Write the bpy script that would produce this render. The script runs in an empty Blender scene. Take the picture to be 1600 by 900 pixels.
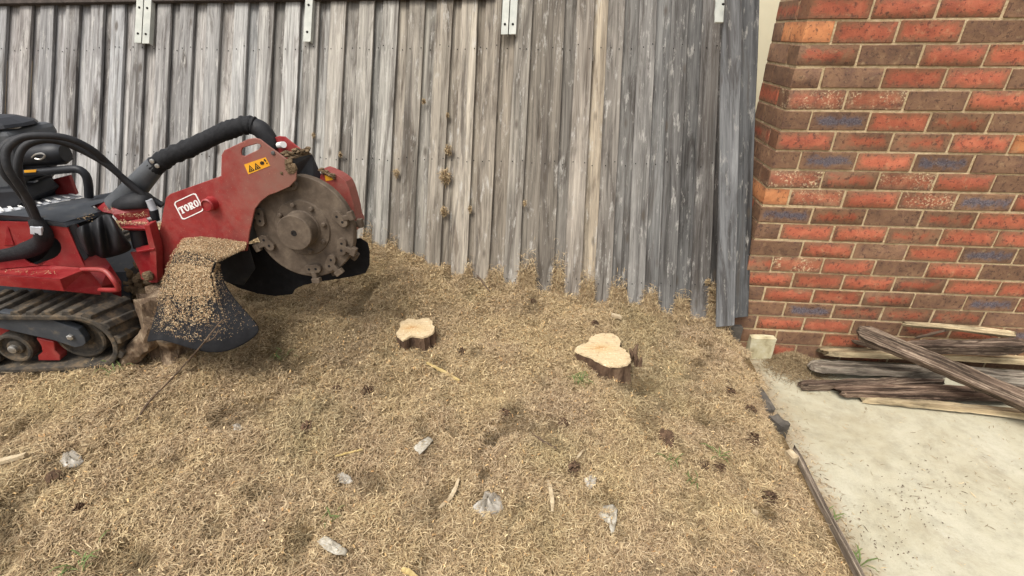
import bpy, math, random
import numpy as np
from mathutils import Vector, Matrix
from mathutils.geometry import tessellate_polygon

random.seed(7); rng = np.random.default_rng(11)
sc = bpy.context.scene

# ------------------------------------------------------------------ camera
CAM_A, CAM_F, CAM_PITCH, CAM_ROLL = 0.1112, 765.0, 0.485, -0.0064
def axes():
    ca, sa = math.cos(CAM_A), math.sin(CAM_A); cp, sp = math.cos(CAM_PITCH), math.sin(CAM_PITCH)
    Rz = np.array([[ca, -sa, 0], [sa, ca, 0], [0, 0, 1.]])
    F = np.array([0, cp, -sp]); U = np.array([0, sp, cp]); R = np.array([1., 0, 0])
    c, s = math.cos(CAM_ROLL), math.sin(CAM_ROLL)
    R, U = c*R + s*U, -s*R + c*U
    return Rz@R, Rz@U, Rz@F
AX_R, AX_U, AX_F = axes()
EYE = np.array([0, 0, 1.6])
cd = bpy.data.cameras.new('camera'); cam = bpy.data.objects.new('camera', cd)
sc.collection.objects.link(cam); sc.camera = cam
cd.sensor_width = 36.0; cd.lens = 36.0*CAM_F/1600.0; cd.clip_start = 0.02; cd.clip_end = 500
M = Matrix.Identity(4)
for i in range(3):
    M[i][0] = AX_R[i]; M[i][1] = AX_U[i]; M[i][2] = -AX_F[i]; M[i][3] = EYE[i]
cam.matrix_world = M

# ------------------------------------------------------------------ light
SUN_EL, SUN_AZ = math.radians(62), math.radians(212)      # azimuth clockwise from +Y
w = bpy.data.worlds.new('World'); sc.world = w; w.use_nodes = True
nt = w.node_tree; bg = nt.nodes['Background']
sky = nt.nodes.new('ShaderNodeTexSky'); sky.sky_type = 'NISHITA'; sky.sun_disc = False
sky.sun_elevation = SUN_EL; sky.sun_rotation = SUN_AZ; sky.air_density = 1.0; sky.dust_density = 6.0; sky.ozone_density = 0.6
hs = nt.nodes.new('ShaderNodeHueSaturation'); hs.inputs['Saturation'].default_value = 0.22
nt.links.new(sky.outputs[0], hs.inputs['Color']); nt.links.new(hs.outputs[0], bg.inputs['Color'])
bg.inputs['Strength'].default_value = 0.15
sd = bpy.data.lights.new('sun', 'SUN'); sun = bpy.data.objects.new('sun', sd); sc.collection.objects.link(sun)
sd.energy = 1.2; sd.angle = math.radians(22); sd.color = (1.0, 0.95, 0.86)
sdir = Vector((math.sin(SUN_AZ)*math.cos(SUN_EL), math.cos(SUN_AZ)*math.cos(SUN_EL), math.sin(SUN_EL)))
sun.rotation_euler = (-sdir).to_track_quat('-Z', 'Y').to_euler()
sc.view_settings.view_transform = 'Standard'; sc.view_settings.look = 'None'
sc.view_settings.exposure = 0.55; sc.view_settings.gamma = 1.0
sc.render.engine = 'CYCLES'
sc.cycles.max_bounces = 6; sc.cycles.use_denoising = True

# ------------------------------------------------------------------ surveying helpers
def ray(x, y): return (x-800)/CAM_F*AX_R + (450-y)/CAM_F*AX_U + AX_F
def on_plane(x, y, P, n):
    d = ray(x, y); return EYE + d*(np.dot(P-EYE, n)/np.dot(d, n))
def vnoise(x, y, seed=0):
    """smooth value noise for numpy arrays, about -1..1"""
    x = np.asarray(x, float); y = np.asarray(y, float)
    xi = np.floor(x).astype(np.int64); yi = np.floor(y).astype(np.int64)
    fx = x-xi; fy = y-yi; fx = fx*fx*(3-2*fx); fy = fy*fy*(3-2*fy)
    def h(a, b):
        n = (a*374761393 + b*668265263 + seed*1442695041) & 0x7fffffff
        n = ((n ^ (n >> 13))*1274126177) & 0x7fffffff
        return ((n ^ (n >> 16)) & 0xffff)/32767.5 - 1
    return (h(xi, yi)*(1-fx)+h(xi+1, yi)*fx)*(1-fy) + (h(xi, yi+1)*(1-fx)+h(xi+1, yi+1)*fx)*fy
def sstep(a, b, x):
    t = np.clip((np.asarray(x, float)-a)/(b-a), 0, 1); return t*t*(3-2*t)
EDGE_X = 0.985
def ground(x, y):
    """lawn height: rises to the left and towards the fence, drops to the slab at its edge"""
    x = np.asarray(x, float); y = np.asarray(y, float)
    z = 0.05 + 0.105*np.clip(0.97-x, 0, 2.7) + 0.09*(np.clip(y, -1, 2.6)-1.0)
    z = z + 0.03*sstep(2.0, 2.4, y) + 0.065*sstep(-0.5, -1.1, x)*sstep(1.9, 2.45, y)
    e = sstep(0.0, 0.16, EDGE_X-x)
    z = z*e + (1-e)*np.minimum(z, 0.045 + 0.05*sstep(1.75, 2.1, y))
    z = z + e*(0.016*vnoise(x*2.3, y*2.3, 3) + 0.019*vnoise(x*6, y*6, 5) + 0.009*vnoise(x*15, y*15, 8) + 0.005*vnoise(x*34, y*34, 9))
    z = z - e*.020*sstep(.40, .8, vnoise(x*8, y*8, 44)+.35*vnoise(x*21, y*21, 45))
    z = z - .05*np.exp(-((x-.36)/.075)**2-((y-1.80)/.07)**2)
    return z
def on_ground(x, y, lift=0.0):
    d = ray(x, y); t = 1.0
    for _ in range(40):
        p = EYE + d*t; t += (p[2]-float(ground(p[0], p[1]))-lift)/(-d[2])*0.8
    return EYE + d*t
def on_z(x, y, z):
    d = ray(x, y); return EYE + d*((z-EYE[2])/d[2])

# ------------------------------------------------------------------ colours and materials
def lin(r, g, b):
    f = lambda c: (c/255/12.92 if c/255 <= .04045 else ((c/255+.055)/1.055)**2.4)
    return (f(r), f(g), f(b), 1.0)
class NT:
    def __init__(s, name):
        s.m = bpy.data.materials.new(name); s.m.use_nodes = True; s.t = s.m.node_tree
        s.b = s.t.nodes['Principled BSDF']
    def n(s, ty, **kw):
        nd = s.t.nodes.new('ShaderNode'+ty)
        for k, v in kw.items():
            if k in nd.inputs.keys(): nd.inputs[k].default_value = v
            else: setattr(nd, k, v)
        return nd
    def l(s, a, b): s.t.links.new(a, b)
    def coords(s, scale=(1, 1, 1), rand=True, space='Object'):
        tc = s.n('TexCoord'); mp = s.n('Mapping'); mp.inputs['Scale'].default_value = scale
        if rand:
            oi = s.n('ObjectInfo'); cmb = s.n('CombineXYZ'); mul = s.n('Math', operation='MULTIPLY'); mul.inputs[1].default_value = 37.0
            s.l(oi.outputs['Random'], mul.inputs[0])
            for i in range(3): s.l(mul.outputs[0], cmb.inputs[i])
            s.l(cmb.outputs[0], mp.inputs['Location'])
        s.l(tc.outputs[space], mp.inputs['Vector']); return mp.outputs[0]
    def noise(s, vec, scale, detail=4, rough=.6, dist=0):
        nd = s.n('TexNoise'); nd.inputs['Scale'].default_value = scale; nd.inputs['Detail'].default_value = detail
        nd.inputs['Roughness'].default_value = rough; nd.inputs['Distortion'].default_value = dist
        s.l(vec, nd.inputs['Vector']); return nd.outputs['Fac']
    def ramp(s, fac, stops):
        r = s.n('ValToRGB'); e = r.color_ramp.elements
        while len(e) < len(stops): e.new(0.5)
        for i, (p, c) in enumerate(stops):
            e[i].position = p; e[i].color = c if len(c) == 4 else (*c, 1)
        s.l(fac, r.inputs[0]); return r.outputs[0]
    def mix(s, fac, a, b, mode='MIX'):
        m = s.n('Mix', data_type='RGBA', blend_type=mode)
        for sock, v in ((m.inputs[0], fac), (m.inputs[6], a), (m.inputs[7], b)):
            if isinstance(v, (float, int)): sock.default_value = v
            elif isinstance(v, tuple): sock.default_value = v
            else: s.l(v, sock)
        return m.outputs[2]
    def bump(s, h, strength=.4, dist=.01):
        b = s.n('Bump'); b.inputs['Strength'].default_value = strength; b.inputs['Distance'].default_value = dist
        s.l(h, b.inputs['Height']); s.l(b.outputs[0], s.b.inputs['Normal'])
    def col(s, c): s.l(c, s.b.inputs['Base Color']); return s
    def rough(s, r):
        if isinstance(r, float): s.b.inputs['Roughness'].default_value = r
        else: s.l(r, s.b.inputs['Roughness'])
G3 = lambda v: (v, v, v, 1)

def m_fence():
    t = NT('weathered_grey_wood'); oi = t.n('ObjectInfo')
    v = t.coords((46, 46, 1.1)); v2 = t.coords((13, 13, 1.5)); v3 = t.coords((190, 190, 4.0))
    a = t.noise(v, 1, 7, .72, .9); b = t.noise(v2, 1.2, 6, .68, .7); c = t.noise(v3, 1, 4, .65)
    k = t.ramp(a, [(.30, G3(.42)), (.47, G3(.86)), (.62, G3(1.12)), (.78, G3(1.35))])
    k2 = t.ramp(b, [(.36, (.46, .43, .41, 1)), (.47, (.88, .87, .86, 1)), (.56, (1.08, 1.07, 1.05, 1)), (.66, (1.32, 1.31, 1.28, 1))])
    k3 = t.ramp(c, [(.3, G3(.6)), (.5, G3(1)), (.75, G3(1.2))])
    x = t.mix(1.0, oi.outputs['Color'], k, 'MULTIPLY'); x = t.mix(1.0, x, k2, 'MULTIPLY'); x = t.mix(.8, x, k3, 'MULTIPLY')
    # pale lichen bloom, dark weather stains and thin dark checks
    vl = t.coords((22, 22, 5)); f = t.ramp(t.noise(vl, 1.5, 7, .75), [(.56, G3(0)), (.66, G3(.6))])
    x = t.mix(f, x, lin(182, 178, 170))
    vs_ = t.coords((11, 11, .9)); f = t.ramp(t.noise(vs_, 1.1, 6, .7, 1.2), [(.55, G3(0)), (.64, G3(.62))])
    x = t.mix(f, x, lin(80, 74, 68))
    vc = t.coords((85, 85, .8)); g = t.ramp(t.noise(vc, 1, 3, .6), [(.28, G3(.9)), (.35, G3(0))])
    x = t.mix(g, x, lin(60, 55, 50))
    # knots
    vk = t.coords((9, 9, 3.2)); vo = t.n('TexVoronoi'); vo.inputs['Scale'].default_value = 1.0; t.l(vk, vo.inputs['Vector'])
    x = t.mix(t.ramp(vo.outputs['Distance'], [(.06, G3(.75)), (.13, G3(0))]), x, lin(78, 70, 62))
    t.col(x); t.rough(.93); t.b.inputs['Specular IOR Level'].default_value = .2
    h = t.mix(.5, a, c); t.bump(h, .7, .005); return t.m
def m_oldwood(name, c1, c2, c3, sx=1.5, sr=85):
    """wood whose grain runs along the object's own X"""
    t = NT(name); oi = t.n('ObjectInfo'); v = t.coords((sx, sr, sr)); v2 = t.coords((sx*2.2, sr*.3, sr*.3))
    a = t.noise(v, 1, 7, .75, .8); b = t.noise(v2, 1, 6, .7)
    x = t.ramp(a, [(.3, c1), (.5, c2), (.72, c3)])
    x = t.mix(1.0, x, t.ramp(b, [(.38, G3(.35)), (.5, G3(1)), (.64, G3(1.5))]), 'MULTIPLY')
    x = t.mix(.6, x, oi.outputs['Color'], 'MULTIPLY')
    t.col(x); t.rough(.95); t.b.inputs['Specular IOR Level'].default_value = .15; t.bump(a, .9, .008); return t.m
def m_brick(kind):
    t = NT('brick_'+kind); oi = t.n('ObjectInfo'); v = t.coords((1, 1, 1)); loc = t.n('TexCoord').outputs['Object']
    sep = t.n('SeparateXYZ'); t.l(loc, sep.inputs[0])
    def scl(i, half):
        a = t.n('Math', operation='ABSOLUTE'); t.l(sep.outputs[i], a.inputs[0])
        m = t.n('Math', operation='MULTIPLY_ADD'); t.l(a.outputs[0], m.inputs[0]); m.inputs[1].default_value = 1; m.inputs[2].default_value = -half; return m.outputs[0]
    mx = t.n('Math', operation='SMOOTH_MAX'); mx.inputs[2].default_value = .03; t.l(scl(0, .115), mx.inputs[0]); t.l(scl(2, .038), mx.inputs[1])
    n1 = t.noise(v, 30, 6, .7, .5); wob = t.n('Math', operation='MULTIPLY_ADD'); t.l(n1, wob.inputs[0]); wob.inputs[1].default_value = .075; t.l(mx.outputs[0], wob.inputs[2])
    d = wob.outputs[0]                                  # grows towards the rim
    big = t.noise(v, 15, 5, .65, .8); fine = t.noise(v, 170, 4, .65)
    red = t.ramp(big, [(.3, lin(138, 74, 55)), (.5, lin(166, 90, 65)), (.7, lin(182, 108, 80))])
    brown = t.ramp(big, [(.3, lin(94, 70, 55)), (.5, lin(120, 90, 68)), (.7, lin(138, 106, 80))])
    rim = lin(122, 86, 62); edge = lambda lo, hi, k: t.ramp(d, [(lo, G3(0)), (hi, G3(k))])
    if kind == 'red': x = t.mix(edge(.012, .034, .95), red, rim)
    elif kind == 'mixed': x = t.mix(edge(.004, .026, 1), red, brown); x = t.mix(t.ramp(big, [(.46, G3(0)), (.6, G3(.75))]), x, brown)
    elif kind == 'brown': x = t.mix(t.ramp(n1, [(.5, G3(0)), (.7, G3(.45))]), brown, lin(94, 66, 64))
    elif kind == 'blue':
        core = t.ramp(fine, [(.35, lin(64, 58, 62)), (.5, lin(92, 86, 94)), (.7, lin(118, 110, 112))])
        x = t.mix(t.ramp(d, [(.008, G3(.95)), (.025, G3(0))]), brown, core); x = t.mix(t.ramp(n1, [(.56, G3(0)), (.66, G3(.7))]), x, lin(96, 68, 56))
    elif kind == 'orange': x = t.mix(edge(.018, .04, .6), t.ramp(big, [(.3, lin(168, 104, 64)), (.6, lin(196, 132, 86))]), rim)
    elif kind == 'splash': x = t.mix(edge(.012, .034, .9), t.mix(.35, red, brown), brown)
    tint = t.n('HueSaturation'); mr = t.n('MapRange'); mr.inputs[3].default_value = .84; mr.inputs[4].default_value = 1.12
    t.l(oi.outputs['Random'], mr.inputs[0]); t.l(mr.outputs[0], tint.inputs['Value']); t.l(x, tint.inputs['Color']); x = tint.outputs[0]
    pit = t.ramp(t.noise(v, 62, 4, .7), [(.39, G3(.65)), (.43, G3(0))]); x = t.mix(pit, x, lin(62, 42, 38))
    if kind == 'splash':
        sp = t.ramp(t.noise(v, 105, 5, .7), [(.53, G3(0)), (.6, G3(.85))]); gate = t.ramp(t.noise(v, 16, 4, .6), [(.42, G3(0)), (.6, G3(1))])
        x = t.mix(t.mix(1., sp, gate, 'MULTIPLY'), x, lin(208, 188, 150))
    x = t.mix(t.ramp(fine, [(.64, G3(0)), (.8, G3(.45))]), x, lin(188, 150, 118))
    sm = t.ramp(t.noise(v, 24, 6, .75), [(.58, G3(0)), (.72, G3(.5))]); x = t.mix(sm, x, lin(176, 150, 112))   # mortar smears
    t.col(x); t.rough(t.ramp(big, [(.3, G3(.6)), (.7, G3(.85))])); t.b.inputs['Specular IOR Level'].default_value = .35; t.bump(t.mix(.5, n1, fine), .7, .006); return t.m
def m_noise(name, stops, scale=30, rough=.9, bump=.3, detail=6, bd=.004, spec=.3, metal=0., space='Object', sc3=(1, 1, 1), coat=0.):
    t = NT(name); v = t.coords(sc3, True, space); a = t.noise(v, scale, detail, .65, .2)
    t.col(t.ramp(a, stops)); t.rough(rough); t.b.inputs['Specular IOR Level'].default_value = spec; t.b.inputs['Metallic'].default_value = metal
    t.b.inputs['Coat Weight'].default_value = coat
    if bump: t.bump(t.noise(v, scale*3, 4, .6), bump, bd)
    return t.m
def m_red(name='red_machine_paint', dusty=0.0):
    """red machine paint under a film of sawdust and dried mud splashes"""
    t = NT(name); v = t.coords((1, 1, 1), True)
    a = t.noise(v, 7, 5, .65); f = t.noise(v, 240, 3, .6); b = t.noise(v, 26, 6, .75)
    x = t.ramp(a, [(.3, lin(118, 12, 20)), (.6, lin(146, 20, 28))])
    dust = t.mix(1., t.ramp(a, [(.40-.14*dusty, G3(.0)), (.75, G3(.5))]), t.ramp(b, [(.3, G3(.35)), (.7, G3(1))]), 'MULTIPLY')
    x = t.mix(dust, x, lin(138, 106, 92))
    if dusty:   # mud thrown back from the wheel: heavier towards the boom's outer end
        tc = t.n('TexCoord'); sep = t.n('SeparateXYZ'); t.l(tc.outputs['Object'], sep.inputs[0])
        ad = t.n('Math', operation='MULTIPLY_ADD'); t.l(b, ad.inputs[0]); ad.inputs[1].default_value = .25; t.l(sep.outputs[0], ad.inputs[2])
        x = t.mix(t.ramp(ad.outputs[0], [(.0, G3(0)), (.30, G3(.75))]), x, lin(122, 94, 80))
    x = t.mix(t.ramp(f, [(.66, G3(0)), (.73, G3(.7))]), x, lin(186, 150, 120))
    x = t.mix(t.ramp(t.noise(v, 60, 6, .8), [(.66, G3(0)), (.76, G3(.6))]), x, lin(120, 92, 74))
    t.col(x); t.rough(t.ramp(b, [(.3, G3(.32)), (.7, G3(.62))])); t.bump(f, .12, .001); return t.m
def m_concrete():
    t = NT('pale_concrete'); v = t.coords((1, 1, 1), False)
    a = t.noise(v, 1.9, 9, .72, .3); b = t.noise(v, 14, 8, .75); c = t.noise(v, 130, 5, .65)
    x = t.ramp(a, [(.35, lin(162, 154, 130)), (.5, lin(174, 168, 146)), (.65, lin(182, 177, 157))])
    x = t.mix(1., x, t.ramp(b, [(.34, G3(.82)), (.52, G3(1)), (.7, G3(1.07))]), 'MULTIPLY')
    x = t.mix(t.ramp(t.noise(v, 2.0, 10, .8, .3), [(.55, G3(0)), (.72, G3(.6))]), x, lin(128, 112, 90))
    x = t.mix(t.ramp(t.noise(v, 5.1, 8, .8, .2), [(.6, G3(0)), (.72, G3(.35))]), x, lin(204, 200, 186))
    # soil washed along the lawn edge
    sep = t.n('SeparateXYZ'); t.l(v, sep.inputs[0]); ad = t.n('Math', operation='MULTIPLY_ADD'); t.l(b, ad.inputs[0]); ad.inputs[1].default_value = -.34; t.l(sep.outputs[0], ad.inputs[2])
    x = t.mix(t.ramp(ad.outputs[0], [(.80, G3(.75)), (.95, G3(0))]), x, lin(136, 108, 80))
    x = t.mix(t.ramp(c, [(.3, G3(.4)), (.39, G3(0))]), x, lin(120, 106, 84))
    t.col(x); t.rough(.9); t.b.inputs['Specular IOR Level'].default_value = .25; t.bump(t.mix(.4, c, b), .45, .005); return t.m
def m_attr(name, rough=.9, trans=0.0):
    t = NT(name); a = t.n('Attribute', attribute_name='col'); t.col(a.outputs['Color']); t.rough(1.0)
    t.b.inputs['Specular IOR Level'].default_value = .05
    if trans:
        t.b.inputs['Subsurface Weight'].default_value = 0
    return t.m
def m_plastic():
    t = NT('clear_plastic_film'); v = t.coords((1, 1, 1)); a = t.noise(v, 30, 4, .6)
    t.b.inputs['Base Color'].default_value = lin(196, 188, 174); t.rough(.3)
    t.l(t.ramp(a, [(.35, G3(.28)), (.65, G3(.8))]), t.b.inputs['Alpha']); t.bump(a, .5, .004); return t.m
def m_cut():
    t = NT('fresh_cut_wood'); v = t.coords((1, 1, 1), False); vd = t.coords((1, 1.9, 1), False); d = t.n('VectorMath', operation='LENGTH'); t.l(vd, d.inputs[0])
    nz = t.noise(v, 30, 6, .7); s = t.n('Math', operation='MULTIPLY_ADD'); t.l(nz, s.inputs[0]); s.inputs[1].default_value = .07; t.l(d.outputs['Value'], s.inputs[2])
    x = t.ramp(s.outputs[0], [(.045, lin(176, 136, 86)), (.07, lin(190, 164, 122)), (.13, lin(196, 176, 140))])
    wv = t.n('Math', operation='SINE'); m2 = t.n('Math', operation='MULTIPLY'); t.l(s.outputs[0], m2.inputs[0]); m2.inputs[1].default_value = 700; t.l(m2.outputs[0], wv.inputs[0])
    x = t.mix(t.ramp(wv.outputs[0], [(.2, G3(0)), (1., G3(.32))]), x, lin(160, 124, 84))
    saw = t.noise(t.coords((14, 160, 1), False), 1, 4, .6); x = t.mix(t.ramp(saw, [(.48, G3(0)), (.66, G3(.5))]), x, lin(160, 132, 96))
    x = t.mix(t.ramp(t.noise(v, 90, 4, .7), [(.56, G3(0)), (.64, G3(.6))]), x, lin(220, 204, 172)); x = t.mix(t.ramp(t.noise(v, 34, 6, .75), [(.36, G3(.55)), (.44, G3(0))]), x, lin(132, 98, 66))
    t.col(x); t.rough(.9); t.bump(t.mix(.5, nz, saw), .5, .004); return t.m
def m_soil():
    t = NT('needle_litter_soil'); v = t.coords((1, 1, 1), False)
    a = t.noise(v, 9, 6, .7); b = t.noise(v, 90, 5, .7, .6)
    x = t.ramp(b, [(.3, lin(96, 78, 56)), (.5, lin(136, 114, 82)), (.7, lin(166, 142, 104))])
    x = t.mix(1., x, t.ramp(a, [(.3, G3(.7)), (.6, G3(1.05))]), 'MULTIPLY')
    t.col(x); t.rough(1.0); t.b.inputs['Specular IOR Level'].default_value = .1; t.bump(b, 1.0, .02); return t.m
MT = dict(
    fence=m_fence(), soil=m_soil(), concrete=m_concrete(), litter=m_attr('dry_needles'), chips=m_attr('wood_chips', .9), plastic=m_plastic(), cut=m_cut(), red=m_red(), red_dusty=m_red('dusty_red_paint', 1.0),
    mortar=m_noise('sand_mortar', [(.3, lin(160, 138, 104)), (.5, lin(190, 168, 132)), (.7, lin(204, 184, 150))], 40, .95, .8, bd=.008),
    cream=m_noise('cream_render', [(.3, lin(222, 214, 186)), (.7, lin(232, 225, 198))], 4, .9, .15),
    bracket=m_noise('galvanised_angle', [(.3, lin(158, 160, 152)), (.7, lin(186, 186, 176))], 14, .6, .15),
    darkrail=m_noise('dark_stained_rail', [(.3, lin(52, 46, 42)), (.7, lin(84, 76, 70))], 20, .95, .4),
    hole=m_noise('dark_hole', [(.3, lin(22, 20, 18)), (.7, lin(34, 30, 28))], 20, .9, 0),
    apron=m_noise('dull_black_rubber', [(.3, lin(22, 22, 24)), (.6, lin(32, 32, 34)), (.8, lin(50, 47, 44))], 26, .8, .3, spec=.2),
    rubber=m_noise('black_rubber', [(.3, lin(26, 26, 28)), (.6, lin(40, 40, 42)), (.8, lin(62, 58, 54))], 22, .62, .25, spec=.35),
    track=m_noise('muddy_track_rubber', [(.3, lin(42, 40, 38)), (.5, lin(72, 66, 58)), (.68, lin(112, 96, 76))], 26, .85, .5),
    plastic_blk=m_noise('black_moulded_plastic', [(.3, lin(24, 25, 28)), (.7, lin(40, 41, 45))], 10, .45, .06),
    charcoal=m_noise('charcoal_painted_steel', [(.3, lin(50, 53, 58)), (.6, lin(66, 69, 73)), (.8, lin(112, 102, 88))], 16, .55, .1),
    grey=m_noise('grey_plastic_tube', [(.3, lin(70, 72, 75)), (.7, lin(92, 94, 96))], 12, .5, .08),
    sleeve=m_noise('black_woven_sleeve', [(.3, lin(20, 20, 22)), (.7, lin(38, 38, 40))], 60, .8, .5),
    wheel=m_noise('mud_coated_steel', [(.25, lin(66, 56, 46)), (.5, lin(88, 76, 64)), (.75, lin(112, 99, 84))], 18, .75, .35, spec=.3),
    steel=m_noise('bare_steel', [(.3, lin(150, 146, 140)), (.7, lin(200, 198, 192))], 30, .35, .1, metal=.7),
    silver=m_noise('silver_heat_shield', [(.3, lin(158, 160, 164)), (.7, lin(190, 192, 196))], 20, .45, .05),
    white=m_noise('white_print', [(.3, lin(222, 220, 216)), (.7, lin(236, 234, 230))], 20, .5, 0),
    yellow=m_noise('yellow_sticker', [(.3, lin(206, 140, 30)), (.7, lin(226, 164, 44))], 20, .55, 0),
    black=m_noise('black_print', [(.3, lin(26, 22, 18)), (.7, lin(36, 30, 24))], 20, .6, 0),
    mud=m_noise('dried_mud', [(.3, lin(78, 64, 48)), (.5, lin(110, 92, 70)), (.75, lin(140, 120, 94))], 34, 1., .9, bd=.01),
    bark=m_noise('stump_bark', [(.3, lin(58, 44, 34)), (.5, lin(92, 72, 56)), (.75, lin(128, 106, 84))], 22, 1., 1., bd=.012, sc3=(1, 1, .35)),
    rootwood=m_noise('torn_stump_wood', [(.3, lin(58, 46, 36)), (.5, lin(104, 86, 68)), (.7, lin(160, 142, 118))], 22, .95, .8, bd=.012, sc3=(1, 1, .5)),
    block=m_noise('pale_painted_block', [(.3, lin(150, 136, 104)), (.5, lin(188, 178, 144)), (.75, lin(208, 202, 176))], 16, .9, .4),
    stone=m_noise('grey_stone', [(.3, lin(64, 60, 55)), (.6, lin(96, 90, 82)), (.8, lin(128, 118, 106))], 18, .9, .7),
    cone=m_noise('pine_cone_scales', [(.3, lin(60, 46, 36)), (.55, lin(100, 78, 60)), (.8, lin(138, 112, 88))], 60, .9, .3),
    film=m_noise('milky_plastic', [(.35, lin(138, 128, 110)), (.5, lin(166, 158, 142)), (.65, lin(188, 182, 168))], 60, .5, .4),
    weed=m_noise('green_weed', [(.3, lin(78, 92, 48)), (.7, lin(110, 124, 72))], 40, .7, 0),
    straw=m_noise('pale_stick', [(.3, lin(176, 152, 96)), (.7, lin(204, 182, 130))], 40, .85, .3),
    palewood=m_noise('pale_splintered_wood', [(.3, lin(140, 122, 96)), (.5, lin(176, 158, 128)), (.75, lin(200, 186, 158))], 30, .9, .5),
    twig=m_noise('dark_twig', [(.3, lin(74, 60, 48)), (.7, lin(112, 94, 76))], 40, .9, .4),
    old_dark=m_oldwood('rotten_brown_timber', lin(38, 33, 29), lin(90, 76, 65), lin(172, 156, 136)),
    old_pale=m_oldwood('pale_split_timber', lin(122, 106, 84), lin(172, 155, 124), lin(200, 186, 156), 1.2, 40),
    old_grey=m_oldwood('grey_rotting_timber', lin(70, 62, 56), lin(122, 112, 100), lin(186, 176, 158), 1.4, 46),
)
BR = {k: m_brick(k) for k in ('red', 'mixed', 'brown', 'blue', 'orange', 'splash')}

# ------------------------------------------------------------------ mesh helpers
LOC = {}
V3 = lambda p: Vector((float(p[0]), float(p[1]), float(p[2])))
class MB:
    def __init__(s): s.v = []; s.f = []
    def add(s, vs, fs):
        o = len(s.v); s.v += [tuple(map(float, p)) for p in vs]; s.f += [tuple(i+o for i in f) for f in fs]; return s
    def box(s, c, size, R=None, jit=0):
        hx, hy, hz = size[0]/2, size[1]/2, size[2]/2; vs = []
        for x in (-hx, hx):
            for y in (-hy, hy):
                for z in (-hz, hz):
                    p = Vector((x+random.uniform(-jit, jit), y+random.uniform(-jit, jit), z+random.uniform(-jit, jit)))
                    if R is not None: p = R @ p
                    vs.append(p+V3(c))
        return s.add(vs, [(0, 1, 3, 2), (4, 6, 7, 5), (0, 4, 5, 1), (2, 3, 7, 6), (0, 2, 6, 4), (1, 5, 7, 3)])
    def prism(s, poly, vec, hole=None):
        poly = [V3(p) for p in poly]; hole = [V3(p) for p in hole] if hole else None
        loops = [poly]+([hole] if hole else []); flat = [p for L in loops for p in L]; n = len(flat); vec = V3(vec)
        tri = tessellate_polygon(loops)
        fs = [tuple(t) for t in tri]+[tuple(i+n for i in reversed(t)) for t in tri]; b = 0
        for L in loops:
            for i in range(len(L)):
                j = (i+1) % len(L); fs.append((b+i, b+j, b+j+n, b+i+n))
            b += len(L)
        return s.add(flat+[p+vec for p in flat], fs)
    def tube(s, path, r, n=10, caps=True, smooth=0, squash=None):
        path = [V3(p) for p in path]; rs = list(r) if hasattr(r, '__len__') else [r]*len(path)
        if smooth:
            P, Rr = [], []
            for i in range(len(path)-1):
                a, b, c, d = path[max(i-1, 0)], path[i], path[i+1], path[min(i+2, len(path)-1)]
                for k in range(smooth):
                    t = k/smooth
                    P.append(.5*((2*b)+(c-a)*t+(2*a-5*b+4*c-d)*t*t+(3*b-a-3*c+d)*t**3)); Rr.append(rs[i]*(1-t)+rs[i+1]*t)
            P.append(path[-1]); Rr.append(rs[-1]); path, rs = P, Rr
        T = [(path[min(i+1, len(path)-1)]-path[max(i-1, 0)]).normalized() for i in range(len(path))]
        up = Vector((0, 0, 1)) if abs(T[0].z) < .9 else Vector((0, 1, 0))
        N = (up-T[0]*up.dot(T[0])).normalized(); vs = []; fs = []
        for i, p in enumerate(path):
            N = (N-T[i]*N.dot(T[i])).normalized(); B = T[i].cross(N)
            for k in range(n):
                a = 2*math.pi*k/n; vs.append(p+(N*math.cos(a)+B*math.sin(a))*rs[i])
        for i in range(len(path)-1):
            for k in range(n):
                fs.append((i*n+k, i*n+(k+1) % n, (i+1)*n+(k+1) % n, (i+1)*n+k))
        if caps: fs += [tuple(reversed(range(n))), tuple(range((len(path)-1)*n, len(path)*n))]
        return s.add(vs, fs)
    def lathe(s, o, axis, prof, n=32, x0=None):
        """prof: (radius, height along axis)"""
        o = V3(o); A = V3(axis).normalized(); X = V3(x0) if x0 is not None else (Vector((0, 0, 1)) if abs(A.z) < .9 else Vector((1, 0, 0)))
        X = (X-A*X.dot(A)).normalized(); Y = A.cross(X); vs = []; fs = []
        for r, h in prof:
            for k in range(n):
                a = 2*math.pi*k/n; vs.append(o+A*h+(X*math.cos(a)+Y*math.sin(a))*r)
        for i in range(len(prof)-1):
            for k in range(n): fs.append((i*n+k, i*n+(k+1) % n, (i+1)*n+(k+1) % n, (i+1)*n+k))
        fs += [tuple(reversed(range(n))), tuple(range((len(prof)-1)*n, len(prof)*n))]
        return s.add(vs, fs)
    def grid(s, rows, thick=0.0, nrm=None):
        nr, nc = len(rows), len(rows[0]); vs = [V3(p) for r in rows for p in r]
        fs = [(i*nc+j, i*nc+j+1, (i+1)*nc+j+1, (i+1)*nc+j) for i in range(nr-1) for j in range(nc-1)]
        return s.add(vs, fs)
def mesh_of(name, v, f, mat, smooth=False, angle=40):
    me = bpy.data.meshes.new(name); me.from_pydata([tuple(p) for p in v], [], f); me.validate()
    import bmesh
    bm = bmesh.new(); bm.from_mesh(me); bmesh.ops.recalc_face_normals(bm, faces=bm.faces); bm.to_mesh(me); bm.free()
    if mat: me.materials.append(mat)
    if smooth:
        me.polygons.foreach_set('use_smooth', [True]*len(me.polygons)); me.set_sharp_from_angle(angle=math.radians(angle))
    return me
def link(o, parent=None, world=(0, 0, 0)):
    sc.collection.objects.link(o); o.location = world
    if parent is not None:
        o.parent = parent; o.location = V3(world)-LOC[parent.name]
    LOC[o.name] = V3(world); return o
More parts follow.
